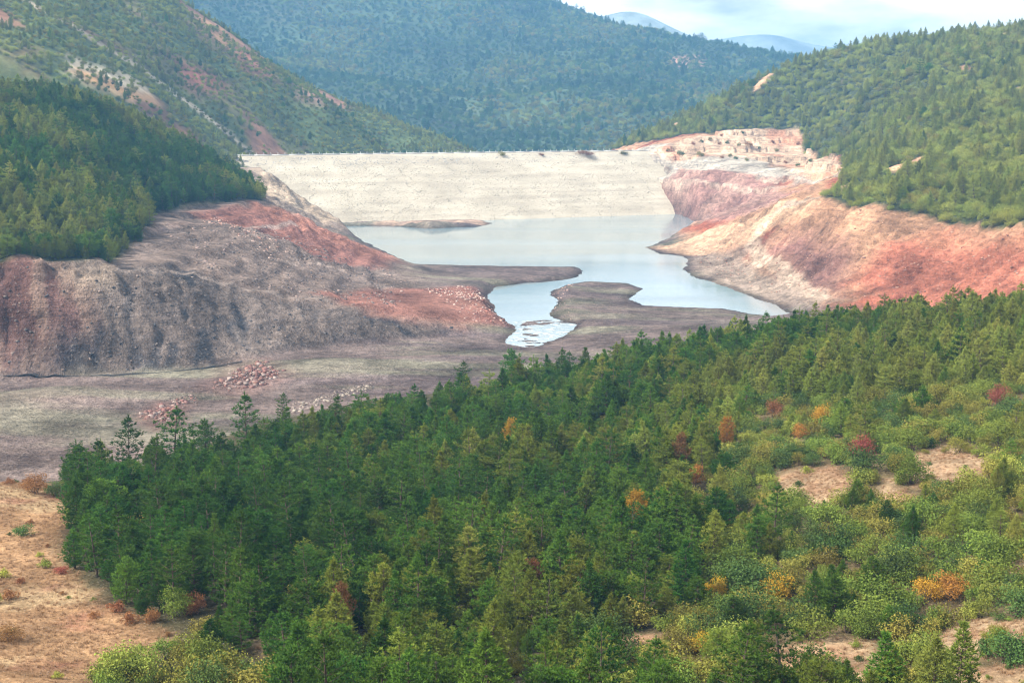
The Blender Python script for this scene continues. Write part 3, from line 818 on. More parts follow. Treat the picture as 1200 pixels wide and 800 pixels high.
def leafy_mesh(seed, W, Hh, nl, leaf, lobes, base=0.0, tipw=1.0):
    """leaf clumps set on the shells of several uneven lobes"""
    r = np.random.default_rng(seed)
    V, Fc, tip = [], [], []
    lob = []
    for q in range(lobes):
        a, rad = r.random() * 6.28, W * 0.5 * math.sqrt(r.random()) * 0.75
        hz = base + Hh * r.uniform(0.28, 0.78) * (1 - 0.35 * rad / (W * 0.5))
        lob.append((rad * math.cos(a), rad * math.sin(a), hz, W * r.uniform(0.16, 0.29), Hh * r.uniform(0.16, 0.30)))
    for q in range(nl):
        x, y, z, rw, rh = lob[int(r.integers(lobes))]
        d = r.normal(0, 1, 3)
        d[2] = d[2] * 0.8 + 0.25
        d /= np.linalg.norm(d)
        e = r.uniform(0.58, 1.08) + 0.14 * r.exponential()
        p = np.array([x + d[0] * rw * e, y + d[1] * rw * e, max(0.05, z + d[2] * rh * e)])
        nrm = d + r.normal(0, 0.65, 3)
        nrm /= np.linalg.norm(nrm)
        t1 = np.cross(nrm, r.normal(0, 1, 3)); t1 /= np.linalg.norm(t1) + 1e-9
        t2 = np.cross(nrm, t1)
        s_ = leaf * r.uniform(0.6, 1.35)
        k = len(V)
        V += [p - t1 * s_, p - t2 * s_ * 0.55, p + t1 * s_, p + t2 * s_ * 0.55]
        Fc.append((k, k + 1, k + 2, k + 3))
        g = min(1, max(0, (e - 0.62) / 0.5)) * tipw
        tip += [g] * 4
    return np.array(V), Fc, tip, lob

PINES = []          # (crown mesh, trunk mesh, height, tone)
TONES = ('dark', 'mid', 'light', 'pale')
SHAPES = [(1, 7.6, 1.75, 0.0, 0.10, 1.5), (2, 6.4, 1.9, 0.35, 0.10, 1.1), (3, 8.4, 2.1, 0.9, 0.14, 1.25), (4, 5.6, 1.6, 0.15, 0.08, 1.3), (5, 8.6, 2.4, 1.2, 0.20, 0.95), (6, 6.0, 2.3, 0.25, 0.14, 0.7), (7, 7.0, 1.25, 0.4, 0.08, 1.3)]
NS = len(SHAPES)
for sh in SHAPES:
    V, Fc, tip, limbs, lean = pine_mesh(*sh, dens=1.05)
    tv, tf = [], []
    H = sh[1]
    prev, pr = np.array([0, 0, -0.5]), 0.17
    for q in range(1, 6):
        t = q / 5
        nx = np.array([lean[0] * t * H, lean[1] * t * H, t * H * 0.97])
        tube(tv, tf, prev, nx, pr, 0.17 * (1 - t) + 0.02, 6)
        prev, pr = nx, 0.17 * (1 - t) + 0.02
    for b, e, t in limbs:
        tube(tv, tf, b, b + (e - b) * 0.85, 0.05 * (1 - t) + 0.015, 0.012, 3)
    tme = mesh_np('trunk', tv, tf, M['bark'], link=False)
    for tone in TONES:
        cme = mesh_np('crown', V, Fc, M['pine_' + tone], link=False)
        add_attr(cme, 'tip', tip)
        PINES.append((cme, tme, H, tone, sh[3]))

ODD = {}            # withered or turning pines
V, Fc, tip, limbs, lean = pine_mesh(9, 6.5, 1.9, 0.2, 0.3, 0.7, dens=1.0)
for t in ('leaf_yellow', 'leaf_orange', 'leaf_red', 'leaf_brown'):
    cme = mesh_np('crown', V, Fc, M[t], link=False)
    add_attr(cme, 'tip', tip)
    ODD[t] = cme
tv, tf = [], []
tube(tv, tf, (0, 0, -0.5), (lean[0] * 3, lean[1] * 3, 3), 0.15, 0.09, 6)
tube(tv, tf, (lean[0] * 3, lean[1] * 3, 3), (lean[0] * 6.3, lean[1] * 6.3, 6.3), 0.09, 0.02, 6)
for b, e, t in limbs:
    tube(tv, tf, b, b + (e - b) * 0.85, 0.045 * (1 - t) + 0.015, 0.012, 3)
ODD_TRUNK = mesh_np('trunk', tv, tf, M['bark'], link=False)
BUSHES = []
BSH = [(21, 3.4, 2.6, 1900, 0.092, 13), (22, 2.6, 1.9, 1300, 0.085, 10), (23, 4.2, 3.6, 2500, 0.10, 17), (24, 2.0, 1.3, 800, 0.078, 7)]
BT = ['bush_dark', 'bush_mid', 'bush_olive', 'bush_pale', 'leaf_yellow', 'leaf_orange', 'leaf_red', 'leaf_brown']
for sh in BSH:
    V, Fc, tip, lob = leafy_mesh(*sh)
    sv, sf = [], []
    for x, y, z, rw, rh in lob:
        tube(sv, sf, (x * 0.12, y * 0.12, -0.3), (x * 0.85, y * 0.85, z), 0.045, 0.012, 4)
    sme = mesh_np('stem', sv, sf, M['bark'], link=False)
    row = {}
    for t in BT:
        me = mesh_np('foliage', V, Fc, M[t], link=False)
        add_attr(me, 'tip', tip)
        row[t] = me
    BUSHES.append((row, sme, sh[1], sh[2]))

def place(name, loc, parts, rz, sc):
    e = bpy.data.objects.new(name, None)
    e.location = loc
    e.rotation_euler = (random.gauss(0, 0.04), random.gauss(0, 0.04), rz)
    e.scale = sc
    e.empty_display_size = 0.5
    COL.objects.link(e)
    for me, nm in parts:
        o = bpy.data.objects.new(nm, me)
        COL.objects.link(o)
        o.parent = e
    return e

# ------------------------------------------------------------------ scatter machinery for uncountable growth
def jitter_grid(x0, x1, y0, y1, s):
    X, Y = np.meshgrid(np.arange(x0, x1, s), np.arange(y0, y1, s * 0.87))
    X = X + (np.arange(X.shape[0]) % 2)[:, None] * s * 0.5
    X = X + (rng.random(X.shape) - 0.5) * s * 0.8
    Y = Y + (rng.random(X.shape) - 0.5) * s * 0.8
    return X.ravel(), Y.ravel()

def in_view(x, y, z, mu=120, lo=-120, hi=900):
    u, v = to_pix(x, y, z)
    return (u > -mu) & (u < 1200 + mu) & (v > lo) & (v < hi) & (y > 20)

def scatter(name, pts, scales, idx, sources, label, cat):
    """one 'stuff' object: points that carry plants taken from the sources (lists of scene objects)"""
    me = bpy.data.meshes.new(name)
    n = len(pts)
    me.vertices.add(n)
    me.vertices.foreach_set('co', np.asarray(pts, np.float32).ravel())
    av = me.attributes.new('sv', 'FLOAT_VECTOR', 'POINT')
    sv3 = np.stack([scales * (0.82 + 0.36 * rng.random(n)), scales * (0.82 + 0.36 * rng.random(n)), scales * (0.9 + 0.2 * rng.random(n))], -1)
    av.data.foreach_set('vector', sv3.astype(np.float32).ravel())
    add_attr(me, 'lean', rng.normal(0, 0.05, n))
    add_attr(me, 'rz', rng.random(n) * 6.28)
    a = me.attributes.new('idx', 'INT', 'POINT')
    a.data.foreach_set('value', np.asarray(idx, np.int32))
    ob = bpy.data.objects.new(name, me)
    COL.objects.link(ob)
    ng = bpy.data.node_groups.new(name, 'GeometryNodeTree')
    ng.interface.new_socket('Geometry', in_out='INPUT', socket_type='NodeSocketGeometry')
    ng.interface.new_socket('Geometry', in_out='OUTPUT', socket_type='NodeSocketGeometry')
    nn, ll = ng.nodes, ng.links
    gi, go = nn.new('NodeGroupInput'), nn.new('NodeGroupOutput')
    m2p = nn.new('GeometryNodeMeshToPoints')
    iop = nn.new('GeometryNodeInstanceOnPoints')
    jn = nn.new('GeometryNodeJoinGeometry')
    for srcs in reversed(sources):
        j2 = nn.new('GeometryNodeJoinGeometry')
        for o in srcs:
            oi = nn.new('GeometryNodeObjectInfo')
            oi.inputs['Object'].default_value = o
            ll.new(oi.outputs['Geometry'], j2.inputs[0])
        g2i = nn.new('GeometryNodeGeometryToInstance')
        ll.new(j2.outputs[0], g2i.inputs[0])
        ll.new(g2i.outputs[0], jn.inputs[0])
    def named(nm, t):
        a = nn.new('GeometryNodeInputNamedAttribute')
        a.data_type = t
        a.inputs['Name'].default_value = nm
        return a.outputs['Attribute']
    cx = nn.new('ShaderNodeCombineXYZ')
    ll.new(named('rz', 'FLOAT'), cx.inputs['Z'])
    ll.new(named('lean', 'FLOAT'), cx.inputs['X'])
    ll.new(gi.outputs[0], m2p.inputs[0])
    ll.new(m2p.outputs[0], iop.inputs['Points'])
    ll.new(jn.outputs[0], iop.inputs['Instance'])
    iop.inputs['Pick Instance'].default_value = True
    ll.new(named('idx', 'INT'), iop.inputs['Instance Index'])
    ll.new(cx.outputs[0], iop.inputs['Rotation'])
    ll.new(named('sv', 'FLOAT_VECTOR'), iop.inputs['Scale'])
    ll.new(iop.outputs[0], go.inputs[0])
    ob.modifiers.new('growth', 'NODES').node_group = ng
    tag(ob, label, cat, kind='stuff')
    return ob

# ------------------------------------------------------------------ near wood: pines one by one
sdl = lambda P, x, y: poly_sd(P, x, y)
def bare_at(x, y):
    w = 1.6 * fbm(x / 5, y / 5, 61, 4)
    b = sdl(BARE_L, x, y) + w < 0.6
    w = 3.6 * fbm(x / 6, y / 6, 63, 4)
    for P in BARE:
        b |= (sdl(P, x, y) + w) < 0.4
    return b
EDGE = []
for u, v in [(-150, 560), (70, 572), (85, 566), (150, 566), (220, 556), (300, 532), (400, 506), (500, 482), (600, 460), (700, 442), (800, 424), (900, 398), (1000, 381), (1100, 368), (1200, 364), (1350, 364)]:
    X_, Y_ = A.hit(u, v, 60, 420, 0.5)
    EDGE.append((math.atan2(X_, Y_), math.hypot(X_, Y_)))
EDGE = np.array(EDGE)
def edge_ok(x, y):
    """only where the near hillside is the ground one sees, short of the wood's far edge"""
    az = np.arctan2(x, y)
    lim = np.interp(az, EDGE[:, 0], EDGE[:, 1])
    return (np.hypot(x, y) < lim + 5 * fbm(x / 9, y / 9, 87, 3)) & (A.h(x, y) > np.maximum(B.h(x, y), 0.2) - 0.3)

ROWS = [(0, 470, 'on the far edge'), (470, 545, 'in the upper wood'), (545, 610, 'in the middle wood'), (610, 660, 'below the middle'), (660, 705, 'in the lower wood'), (705, 750, 'near the front'), (750, 2000, 'at the bottom')]
COLS = [(-999, 130, 'far left'), (130, 260, 'by bare slope'), (260, 390, 'left'), (390, 510, 'left of centre'), (510, 620, 'centre'), (620, 730, 'past centre'), (730, 850, 'right of centre'), (850, 960, 'right'), (960, 1080, 'further right'), (1080, 3000, 'far right')]
ORD = ['first', 'second', 'third', 'fourth', 'fifth', 'sixth', 'seventh', 'eighth', 'ninth', 'tenth', 'eleventh', 'twelfth', 'thirteenth', 'fourteenth', 'fifteenth', 'sixteenth']
def pick(tab, t):
    for a, b, s_ in tab:
        if a <= t < b:
            return s_
    return tab[-1][2]
def label_all(items, cat, group):
    """items: (object, u, v, describing words); ties are told apart by their order from the left"""
    cells = {}
    for o, u, v, d in items:
        cells.setdefault((d, pick(ROWS, v), pick(COLS, u)), []).append((u, o))
    for (d, r_, c_), L in cells.items():
        L.sort(key=lambda q: q[0])
        for k, (u, o) in enumerate(L):
            lb = f'{d} {r_}, {c_}'
            if len(L) > 1:
                lb += f', {ORD[min(k, 15)]} from left'
            tag(o, lb, cat, group)

# broadleaf trees in autumn colours: (u, v of the crown, metres wide, metres high, tone, label)
AUT = []
def autumn(u, v, w, h, t, label, d_min=60):
    X_, Y_ = A.hit(u, v + 0.45 * h * FPX / 170, 60, 400, 0.5)
    dist = math.hypot(X_, Y_)
    X_, Y_ = A.hit(u, v + 0.45 * h * FPX / dist, 60, 400, 0.5)
    if h > 5:                       # a turning pine whose upper crown shows among the others
        X_, Y_ = A.hit(u, v + 0.72 * h * FPX / 170, 60, 400, 0.5)
        X_, Y_ = A.hit(u, v + 0.72 * h * FPX / math.hypot(X_, Y_), 60, 400, 0.5)
        e = place('pine_tree', (X_, Y_, float(A.h(X_, Y_))), [(ODD_TRUNK, 'trunk'), (ODD[t], 'crown')], random.random() * 6.28, (w / 3.6, w / 3.6, h / 6.5))
        AUT.append((u, v, math.hypot(X_, Y_), w * 0.8))
        return tag(e, label, 'pine tree', 'turning pines in the near wood')
    row, sme, W, Hh = BUSHES[0 if w < 3.2 else 2]
    e = place('autumn_tree', (X_, Y_, float(A.h(X_, Y_))), [(sme, 'trunk'), (row[t], 'crown')], random.random() * 6.28, (w / W, w / W, h / Hh))
    AUT.append((u, v, math.hypot(X_, Y_), w))
    tag(e, label, 'tree', 'autumn coloured trees on the near hillside')
for a in [(910, 688, 3.4, 3.4, 'leaf_yellow', 'golden yellow leaved tree above the olive shrub at lower right'), (905, 712, 4.0, 3.0, 'bush_olive', 'yellow green rounded tree right in front of the golden tree'),
          (1112, 688, 3.6, 3.0, 'leaf_orange', 'bright orange leaved tree among green shrubs at far right'), (1085, 692, 3.0, 2.8, 'leaf_yellow', 'yellow tree touching the bright orange tree at its left'),
          (1012, 524, 3.6, 4.0, 'leaf_red', 'round red leaved bush left of the bare clearing'), (1171, 463, 3.4, 4.0, 'leaf_red', 'pinkish red tree at the foot of the pines, far right'),
          (962, 486, 3.6, 4.0, 'leaf_yellow', 'bright yellow tree at the upper edge of the shrubs'), (907, 478, 3.2, 3.6, 'leaf_brown', 'reddish brown tree below the dark pines, right'),
          (851, 500, 2.0, 5.6, 'leaf_orange', 'slim orange pine at the edge of the dark pines'), (797, 522, 2.3, 6.6, 'leaf_brown', 'tall rusty brown pine among the pines right of centre'),
          (815, 556, 2.8, 3.4, 'leaf_orange', 'small amber tree below the rusty brown pine'), (938, 505, 3.2, 2.6, 'leaf_orange', 'low amber bush below the bright yellow tree'),
          (620, 671, 2.0, 5.4, 'leaf_brown', 'rusty red pine in the centre of the pine wood'), (404, 703, 2.1, 5.6, 'leaf_brown', 'brown withered pine among the pines left of centre'),
          (599, 501, 2.6, 6.0, 'leaf_yellow', 'small yellow pine deep in the middle of the pines'), (840, 688, 2.6, 2.6, 'leaf_yellow', 'yellow sapling left of the golden tree'),
          (820, 752, 2.4, 2.2, 'leaf_yellow', 'yellow bush at the bottom, beside the bare soil'), (742, 590, 2.6, 6.0, 'leaf_yellow', 'yellow pine between pines right of centre'),
          (230, 706, 2.2, 2.6, 'leaf_brown', 'brown tree beside the light green shrub near the bare slope'), (205, 706, 3.2, 3.4, 'bush_mid', 'light green round tree at the corner of the bare slope'),
          (42, 566, 4.0, 3.2, 'leaf_brown', 'dark reddish bush on the upper rim of the bare slope'), (66, 572, 3.2, 2.4, 'bush_dark', 'dark green bush beside the reddish bush on the rim'),
          (28, 622, 3.0, 1.6, 'bush_dark', 'wide dark green bush low on the bare slope'), (72, 668, 1.9, 1.0, 'leaf_red', 'small crimson bush where the bare slope meets the pines'),
          (10, 742, 3.2, 1.6, 'leaf_brown', 'large dry brown bush at the left picture edge'), (605, 776, 2.2, 2.2, 'bush_olive', 'lime green bush at the bottom centre')]:
    autumn(*a)

def clear_of(x, y, z, hgt):
    """false for plants that would stand on or right in front of an autumn tree"""
    u0, v0 = to_pix(x, y, z)
    u1, v1 = to_pix(x, y, z + hgt)
    d = np.hypot(x, y)
    ok = np.ones(len(x), bool)
    for u, v, da, w in AUT:
        ru = 0.5 * w * FPX / da + 3
        ok &= ~((np.abs(u0 - u) < ru) & (d < da + 1.5) & (v1 < v + 0.4 * ru) & (v0 > v - ru))
    return ok

x, y = jitter_grid(-200, 250, 92, 410, 2.8)
z = A.h(x, y)
ok = in_view(x, y, z, 430, 300, 960) & edge_ok(x, y) & ~bare_at(x, y)
x, y, z = x[ok], y[ok], z[ok]
in_sh = sdl(SHRUB, x, y) + 5 * fbm(x / 12, y / 12, 3, 3) < 0
u_, v_ = to_pix(x, y, z)
gapn = fbm(x / 9, y / 9, 19, 3)
corner = (u_ < 330) & (v_ > 775 + 0.10 * (330 - u_) * 0)
keep = ~corner & np.where(in_sh, rng.random(len(x)) < 0.20 * (gapn > -0.1), rng.random(len(x)) < np.where(gapn < -0.42, 0.35, 0.97))
px, py, pz, psh = x[keep], y[keep], z[keep], in_sh[keep]
ok = clear_of(px, py, pz, 6.0)
px, py, pz, psh = px[ok], py[ok], pz[ok], psh[ok]
pu, pv_ = to_pix(px, py, pz)
tone_n = fbm(px / 30, py / 30, 23, 3) * 0.55 + (pu - 600) / 1300 + rng.normal(0, 0.22, len(px))  # lighter towards the right: species mix, with brighter light put into the tone
p_tone = np.where(tone_n < -0.12, 0, np.where(tone_n < 0.24, 1, np.where(tone_n < 0.62, 2, 3)))
p_shape = rng.choice(NS, len(px), p=[0.20, 0.19, 0.12, 0.14, 0.08, 0.15, 0.12])
p_scale = 0.42 + 0.58 * rng.random(len(px)) ** 1.3 + 0.10 * fbm(px / 20, py / 20, 29, 2)
p_scale = np.where(psh, p_scale * 0.8, p_scale)
# some tall pines that stand out against the mud flat (photo pixel of the tip, distance, height)
for (u, vt, d, hh, shp, tn) in [(200, 478, 240, 14, 2, 0), (148, 490, 238, 12.5, 2, 0), (287, 462, 252, 11.5, 2, 0), (95, 515, 225, 11, 4, 0), (600, 410, 318, 9.5, 1, 0), (541, 424, 322, 8, 2, 0), (668, 415, 322, 7.5, 2, 0), (330, 462, 300, 10, 2, 1), (240, 492, 262, 11, 1, 0), (770, 415, 300, 9, 1, 0)]:
    X_, Y_, Z_ = at_d(u, vt, d)
    px, py, pz = np.append(px, X_), np.append(py, Y_), np.append(pz, float(A.h(X_, Y_)))
    p_tone, p_shape = np.append(p_tone, tn), np.append(p_shape, shp)
    hgt = float(np.clip(Z_ - pz[-1], 6, 17))
    p_scale = np.append(p_scale, hgt / SHAPES[shp][1])
    psh = np.append(psh, False)
pu, pv_ = to_pix(px, py, pz + 4)
inframe = (pu > 8) & (pu < 1192) & (pv_ > 300) & (pv_ < 795)
size = np.where(inframe, p_scale * np.array([s_[1] for s_ in SHAPES])[p_shape] / np.hypot(px, py), 0)
forced = np.arange(len(px)) >= len(px) - 10
rank = np.argsort(-(size + forced * 10))
solo = rank[:300]
items, PSRC = [], {}
T_WORDS = {'dark': 'dark green', 'mid': 'mid green', 'light': 'yellowish green', 'pale': 'pale lime green'}
for k in solo:
    sh, tn = int(p_shape[k]), TONES[int(p_tone[k])]
    cme, tme, H, _, gap = PINES[sh * 4 + TONES.index(tn)]
    s_ = float(p_scale[k])
    e = place('pine_tree', (px[k], py[k], pz[k]), [(tme, 'trunk'), (cme, 'crown')], random.random() * 6.28, (s_ * random.uniform(0.9, 1.12), s_ * random.uniform(0.9, 1.12), s_))
    PSRC.setdefault((sh, tn), list(e.children))
    hh = H * s_
    word = ('tall ' if hh > 9.3 else 'small ' if hh < 6 else '') + T_WORDS[tn] + (' tiered pine' if gap > 0.5 else ' bushy pine')
    items.append((e, float(pu[k]), float(pv_[k]), word))
label_all(items, 'pine tree', 'pines of the near wood')
for sh in range(NS):                                       # every shape and tone needs one standing example
    for tn in TONES:
        PSRC.setdefault((sh, tn), next((PSRC[(s2, t2)] for s2, t2 in PSRC if t2 == tn), next(iter(PSRC.values()))))
PINE_SRC = [PSRC[(sh, tn)] for sh in range(NS) for tn in TONES]
rest = np.setdiff1d(np.arange(len(px)), solo)
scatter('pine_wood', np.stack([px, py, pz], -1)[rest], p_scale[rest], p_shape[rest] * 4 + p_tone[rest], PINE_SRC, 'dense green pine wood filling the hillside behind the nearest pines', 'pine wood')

# ------------------------------------------------------------------ near shrubs, autumn trees
x, y = jitter_grid(-200, 250, 90, 330, 2.5)
z = A.h(x, y)
ok = in_view(x, y, z, 420, 380, 900) & edge_ok(x, y)
x, y, z = x[ok], y[ok], z[ok]
bare = bare_at(x, y)
in_sh = sdl(SHRUB, x, y) + 4 * fbm(x / 12, y / 12, 3, 3) < 0
left_b = sdl(BARE_L, x, y) < 1
dn = fbm(x / 7, y / 7, 37, 3)
cu, cv_ = to_pix(x, y, z)
in_sh |= (cu < 330) & (cv_ > 770)
prob = np.where(bare, np.where(left_b, 0.16, 0.26), np.where(in_sh, np.where(dn > -0.4, 0.88, 0.5), 0.10))
keep = (rng.random(len(x)) < prob) & clear_of(x, y, z, 2.2)
bx, by, bz, bsh, bleft, bbare = x[keep], y[keep], z[keep], in_sh[keep], left_b[keep], bare[keep]
bu, bv = to_pix(bx, by, bz + 1)
r_ = rng.random(len(bx)) + 0.25 * fbm(bx / 14, by / 14, 43, 3)
b_t = np.where(r_ < 0.26, 0, np.where(r_ < 0.64, 1, np.where(r_ < 0.86, 2, 3)))
b_t = np.where(bleft & (rng.random(len(bx)) < 0.5), 7, b_t)
b_s = rng.choice(4, len(bx), p=[0.34, 0.30, 0.14, 0.22])
b_c = 0.66 + 0.62 * rng.random(len(bx))
b_s = np.where(bbare, 3, b_s)
b_c = np.where(bbare, 0.32 + 0.70 * rng.random(len(bx)) ** 1.6, b_c)
inf = (bu > 5) & (bu < 1195) & (bv > 300) & (bv < 797)
size = np.where(inf, b_c * np.array([q[1] for q in BSH])[b_s] / np.hypot(bx, by), 0) + np.where(bleft & inf, 1, 0)
solo = np.argsort(-size)[:270]
W_T = {0: 'dark green', 1: 'fresh green', 2: 'olive green', 3: 'pale yellow green', 7: 'dry brown'}
BSRC, items = {}, []
for k in solo:
    t, s_ = int(b_t[k]), int(b_s[k])
    row, sme, W, Hh = BUSHES[s_]
    c_ = float(b_c[k])
    e = place('shrub', (bx[k], by[k], bz[k]), [(sme, 'stem'), (row[BT[t]], 'foliage')], random.random() * 6.28, (c_ * random.uniform(0.85, 1.2), c_ * random.uniform(0.85, 1.2), c_))
    BSRC.setdefault((s_, t), list(e.children))
    w = W * c_
    word = ('low ' if w < 1.5 else 'large ' if w > 3.8 else '') + W_T[t] + (' shrub on tan slope' if bleft[k] else ' leafy shrub')
    items.append((e, float(bu[k]), float(bv[k]), word))
label_all(items, 'shrub', 'shrubs on the near hillside')
allb = list(BSRC.values())
SHRUB_SRC = [BSRC.get((s_, t), next((v for (a, b), v in BSRC.items() if b == t), allb[0])) for s_ in range(4) for t in range(4)]
rest = np.setdiff1d(np.arange(len(bx)), solo)
rest = rest[b_t[rest] < 4]
scatter('shrub_thicket', np.stack([bx, by, bz], -1)[rest], b_c[rest], b_s[rest] * 4 + b_t[rest], SHRUB_SRC, 'thicket of mixed green shrubs between the nearer shrubs and pines', 'shrubs')

# dry grass on the bare slopes
gv, gf, gt = [], [], []
r = np.random.default_rng(77)
for q in range(26):
    a, l, w = r.random() * 6.28, r.uniform(0.25, 0.5), 0.02
    b = np.array([r.normal(0, 0.12), r.normal(0, 0.12), 0])
    e = b + np.array([math.cos(a) * l * 0.6, math.sin(a) * l * 0.6, l * 0.75])
    s2 = np.array([-math.sin(a), math.cos(a), 0]) * w
    kk = len(gv)
    gv += [b + s2, b - s2, e]
    gf.append((kk, kk + 1, kk + 2))
    gt += [0, 0, 1]
x, y = jitter_grid(-200, 250, 90, 260, 0.75)
z = A.h(x, y)
ok = in_view(x, y, z, 300, 380, 860) & edge_ok(x, y)
x, y, z = x[ok], y[ok], z[ok]
ok = bare_at(x, y) & (rng.random(len(x)) < 0.35 + 0.5 * (fbm(x / 4, y / 4, 13, 3) > 0))
x, y, z = x[ok], y[ok], z[ok]
n = len(x)
gv, gf, gt = np.array(gv), np.array(gf), np.array(gt)
n = min(n, 14000)
sel = rng.permutation(len(x))[:n]
x, y, z = x[sel], y[sel], z[sel]
a = rng.random(n) * 6.28
sc_ = 0.5 + 0.8 * rng.random(n)
vx = (gv[None, :, 0] * np.cos(a)[:, None] - gv[None, :, 1] * np.sin(a)[:, None]) * sc_[:, None] + x[:, None]
vy = (gv[None, :, 0] * np.sin(a)[:, None] + gv[None, :, 1] * np.cos(a)[:, None]) * sc_[:, None] + y[:, None]
vz = gv[None, :, 2] * sc_[:, None] + z[:, None] - 0.03
gr = mesh_np('dry_grass', np.stack([vx, vy, vz], -1).reshape(-1, 3), (gf[None] + (np.arange(n) * len(gv))[:, None, None]).reshape(-1, 3), M['straw'])
add_attr(gr.data, 'tip', np.tile(gt, n))
tag(gr, 'short dry straw coloured grass on the bare slopes', 'grass', kind='stuff')

# ------------------------------------------------------------------ woods on the banks and beyond
def forest(name, field, x0, x1, y0, y1, s, cond, scale, tones, label, shapes=(0.22, 0.22, 0.1, 0.12, 0.1, 0.18, 0.06), bush=0.0, cat='forest', lo=-60, hi=420):
    x, y = jitter_grid(x0, x1, y0, y1, s)
    z = field.h(x, y)
    ok = in_view(x, y, z, 180, lo, hi)
    x, y, z = x[ok], y[ok], z[ok]
    ok = cond(x, y, z)
    x, y, z = x[ok], y[ok], z[ok]
    n = len(x)
    tn = tones(x, y)
    isb = rng.random(n) < bush
    idx = np.where(isb, 4 * NS + rng.choice(4, n, p=[0.4, 0.2, 0.4, 0.0]) * 4 + tn, rng.choice(NS, n, p=list(shapes)) * 4 + tn)
    sc_ = scale * (0.7 + 0.6 * rng.random(n)) * np.where(isb, 1.25, 1.0)
    scatter(name, np.stack([x, y, z - 0.3], -1), sc_, idx, PINE_SRC + SHRUB_SRC, label, cat)
    return n

def t_of(bias, sx, seed):
    def f(x, y):
        t = fbm(x / sx, y / sx, seed, 3) + bias + rng.normal(0, 0.25, len(x))
        return np.where(t < -0.15, 0, np.where(t < 0.25, 1, np.where(t < 0.58, 2, 3)))
    return f
nz = lambda x, y: fbm(x / 15, y / 15, 81, 3) * 3
forest('left_bank_forest', B, -330, -60, 400, 1000, 3.8, lambda x, y, z: (poly_sd(XY_FL, x, y) + nz(x, y) < -1.0 + 4 * (rng.random(len(x)) < 0.05)), 1.0, t_of(0.14, 50, 203), 'dense dark pine plantation on the left bank above the bare cliff')
forest('right_hill_forest', B, 60, 520, 500, 1500, 4.8, lambda x, y, z: (poly_sd(XY_FR, x, y) + nz(x, y) < -1.5) & (fbm(x / 45, y / 45, 99, 4) < 0.45), 1.12, t_of(1.0, 35, 207), 'mixed green forest covering the sunny hill right of the dam', bush=0.82)
forest('left_hill_scrub', D, -700, 60, 900, 1600, 4.4, lambda x, y, z: (fbm(x / 60, y / 60, 15, 4) + 0.25 * fbm(x / 12, y / 12, 16, 2) < 0.40) & (rng.random(len(x)) < 0.9) & (z > B.h(x, y) - 1), 0.72, t_of(0.65, 60, 211), 'patchy green scrub on the hill behind the left bank', bush=0.8, cat='scrub')
forest('mountain_forest', E, -1000, 1300, 1650, 3000, 9.5, lambda x, y, z: z > 5, 1.45, t_of(0.0, 150, 213), 'blue hazy forest covering the mountain behind the dam', bush=0.85)

# shrubs on the dam and on the quarry benches, one by one
def small_bush(X_, Y_, Z_, w, h, t, label, group, name='shrub'):
    row, sme, W, Hh = BUSHES[random.choice((0, 1))]
    e = place(name, (X_, Y_, Z_), [(row[t], 'foliage')], random.random() * 6.28, (w / W, w / W, h / Hh))
    tag(e, label, 'shrub', group)
for u, w, h, z, t, lb in [(588, 6.5, 4.6, 41.2, 'bush_olive', 'round olive bush just below the dam crest, near its middle'), (634, 5, 2.6, 41.2, 'leaf_brown', 'small dark bush on the dam face right of the round olive bush'),
                     (684, 15, 4.6, 41.0, 'leaf_brown', 'wide grey brown bush on the dam face below the crest'), (731, 8, 3.6, 41.2, 'bush_olive', 'olive bush on the dam face right of the wide grey brown bush')]:
    X_, Y_, _ = at_z(u, 181, 0)
    dx, dy, _ = pix_dir(u, 180)
    # where the sight line's vertical plane meets the face at this height
    o = SLP * (CZ - z)
    Q = P0 + up * o
    t_ = (Q[0] * dy - Q[1] * dx) / (ax[1] * dx - ax[0] * dy)
    p = Q + ax * t_
    small_bush(p[0], p[1], z - 0.3, w, h, t, lb, 'bushes on the dam face')
items = []
for q, (u, v) in enumerate([(797, 183), (820, 184), (846, 186), (862, 187), (783, 178), (812, 170), (822, 168), (832, 165), (844, 170), (852, 169), (866, 171), (877, 173), (889, 176), (910, 178), (936, 170), (952, 178), (970, 182), (920, 192), (935, 195), (875, 189), (846, 160), (870, 158), (856, 184), (905, 168), (950, 190)]):
    X_, Y_ = B.hit(u, v, 900, 1400)
    t = ('bush_dark', 'bush_olive', 'leaf_brown')[q % 3]
    big = q in (11, 0, 1)
    row, sme, W, Hh = BUSHES[0]
    e = place('shrub', (X_, Y_, float(B.h(X_, Y_)) - 0.3), [(row[t], 'foliage')], random.random() * 6.28, ((6.5 if big else 3.6) / W,) * 2 + ((5.0 if big else 3.2) / Hh,))
    lv = 'upper bench' if v < 166 else 'middle bench' if v < 177 else 'foot'
    items.append((u, {'bush_dark': 'dark green', 'bush_olive': 'olive', 'leaf_brown': 'rusty brown'}[t] + (' broad' if big else ' small') + f' shrub on the {lv} of the pale quarry cut', e))
cells = {}
for u, lb, e in items:
    cells.setdefault(lb, []).append((u, e))
for lb, L in cells.items():
    L.sort(key=lambda q: q[0])
    for kq, (u, e) in enumerate(L):
        tag(e, lb + (f', {ORD[kq]} from left' if len(L) > 1 else ''), 'shrub', 'shrubs on the quarry cut')

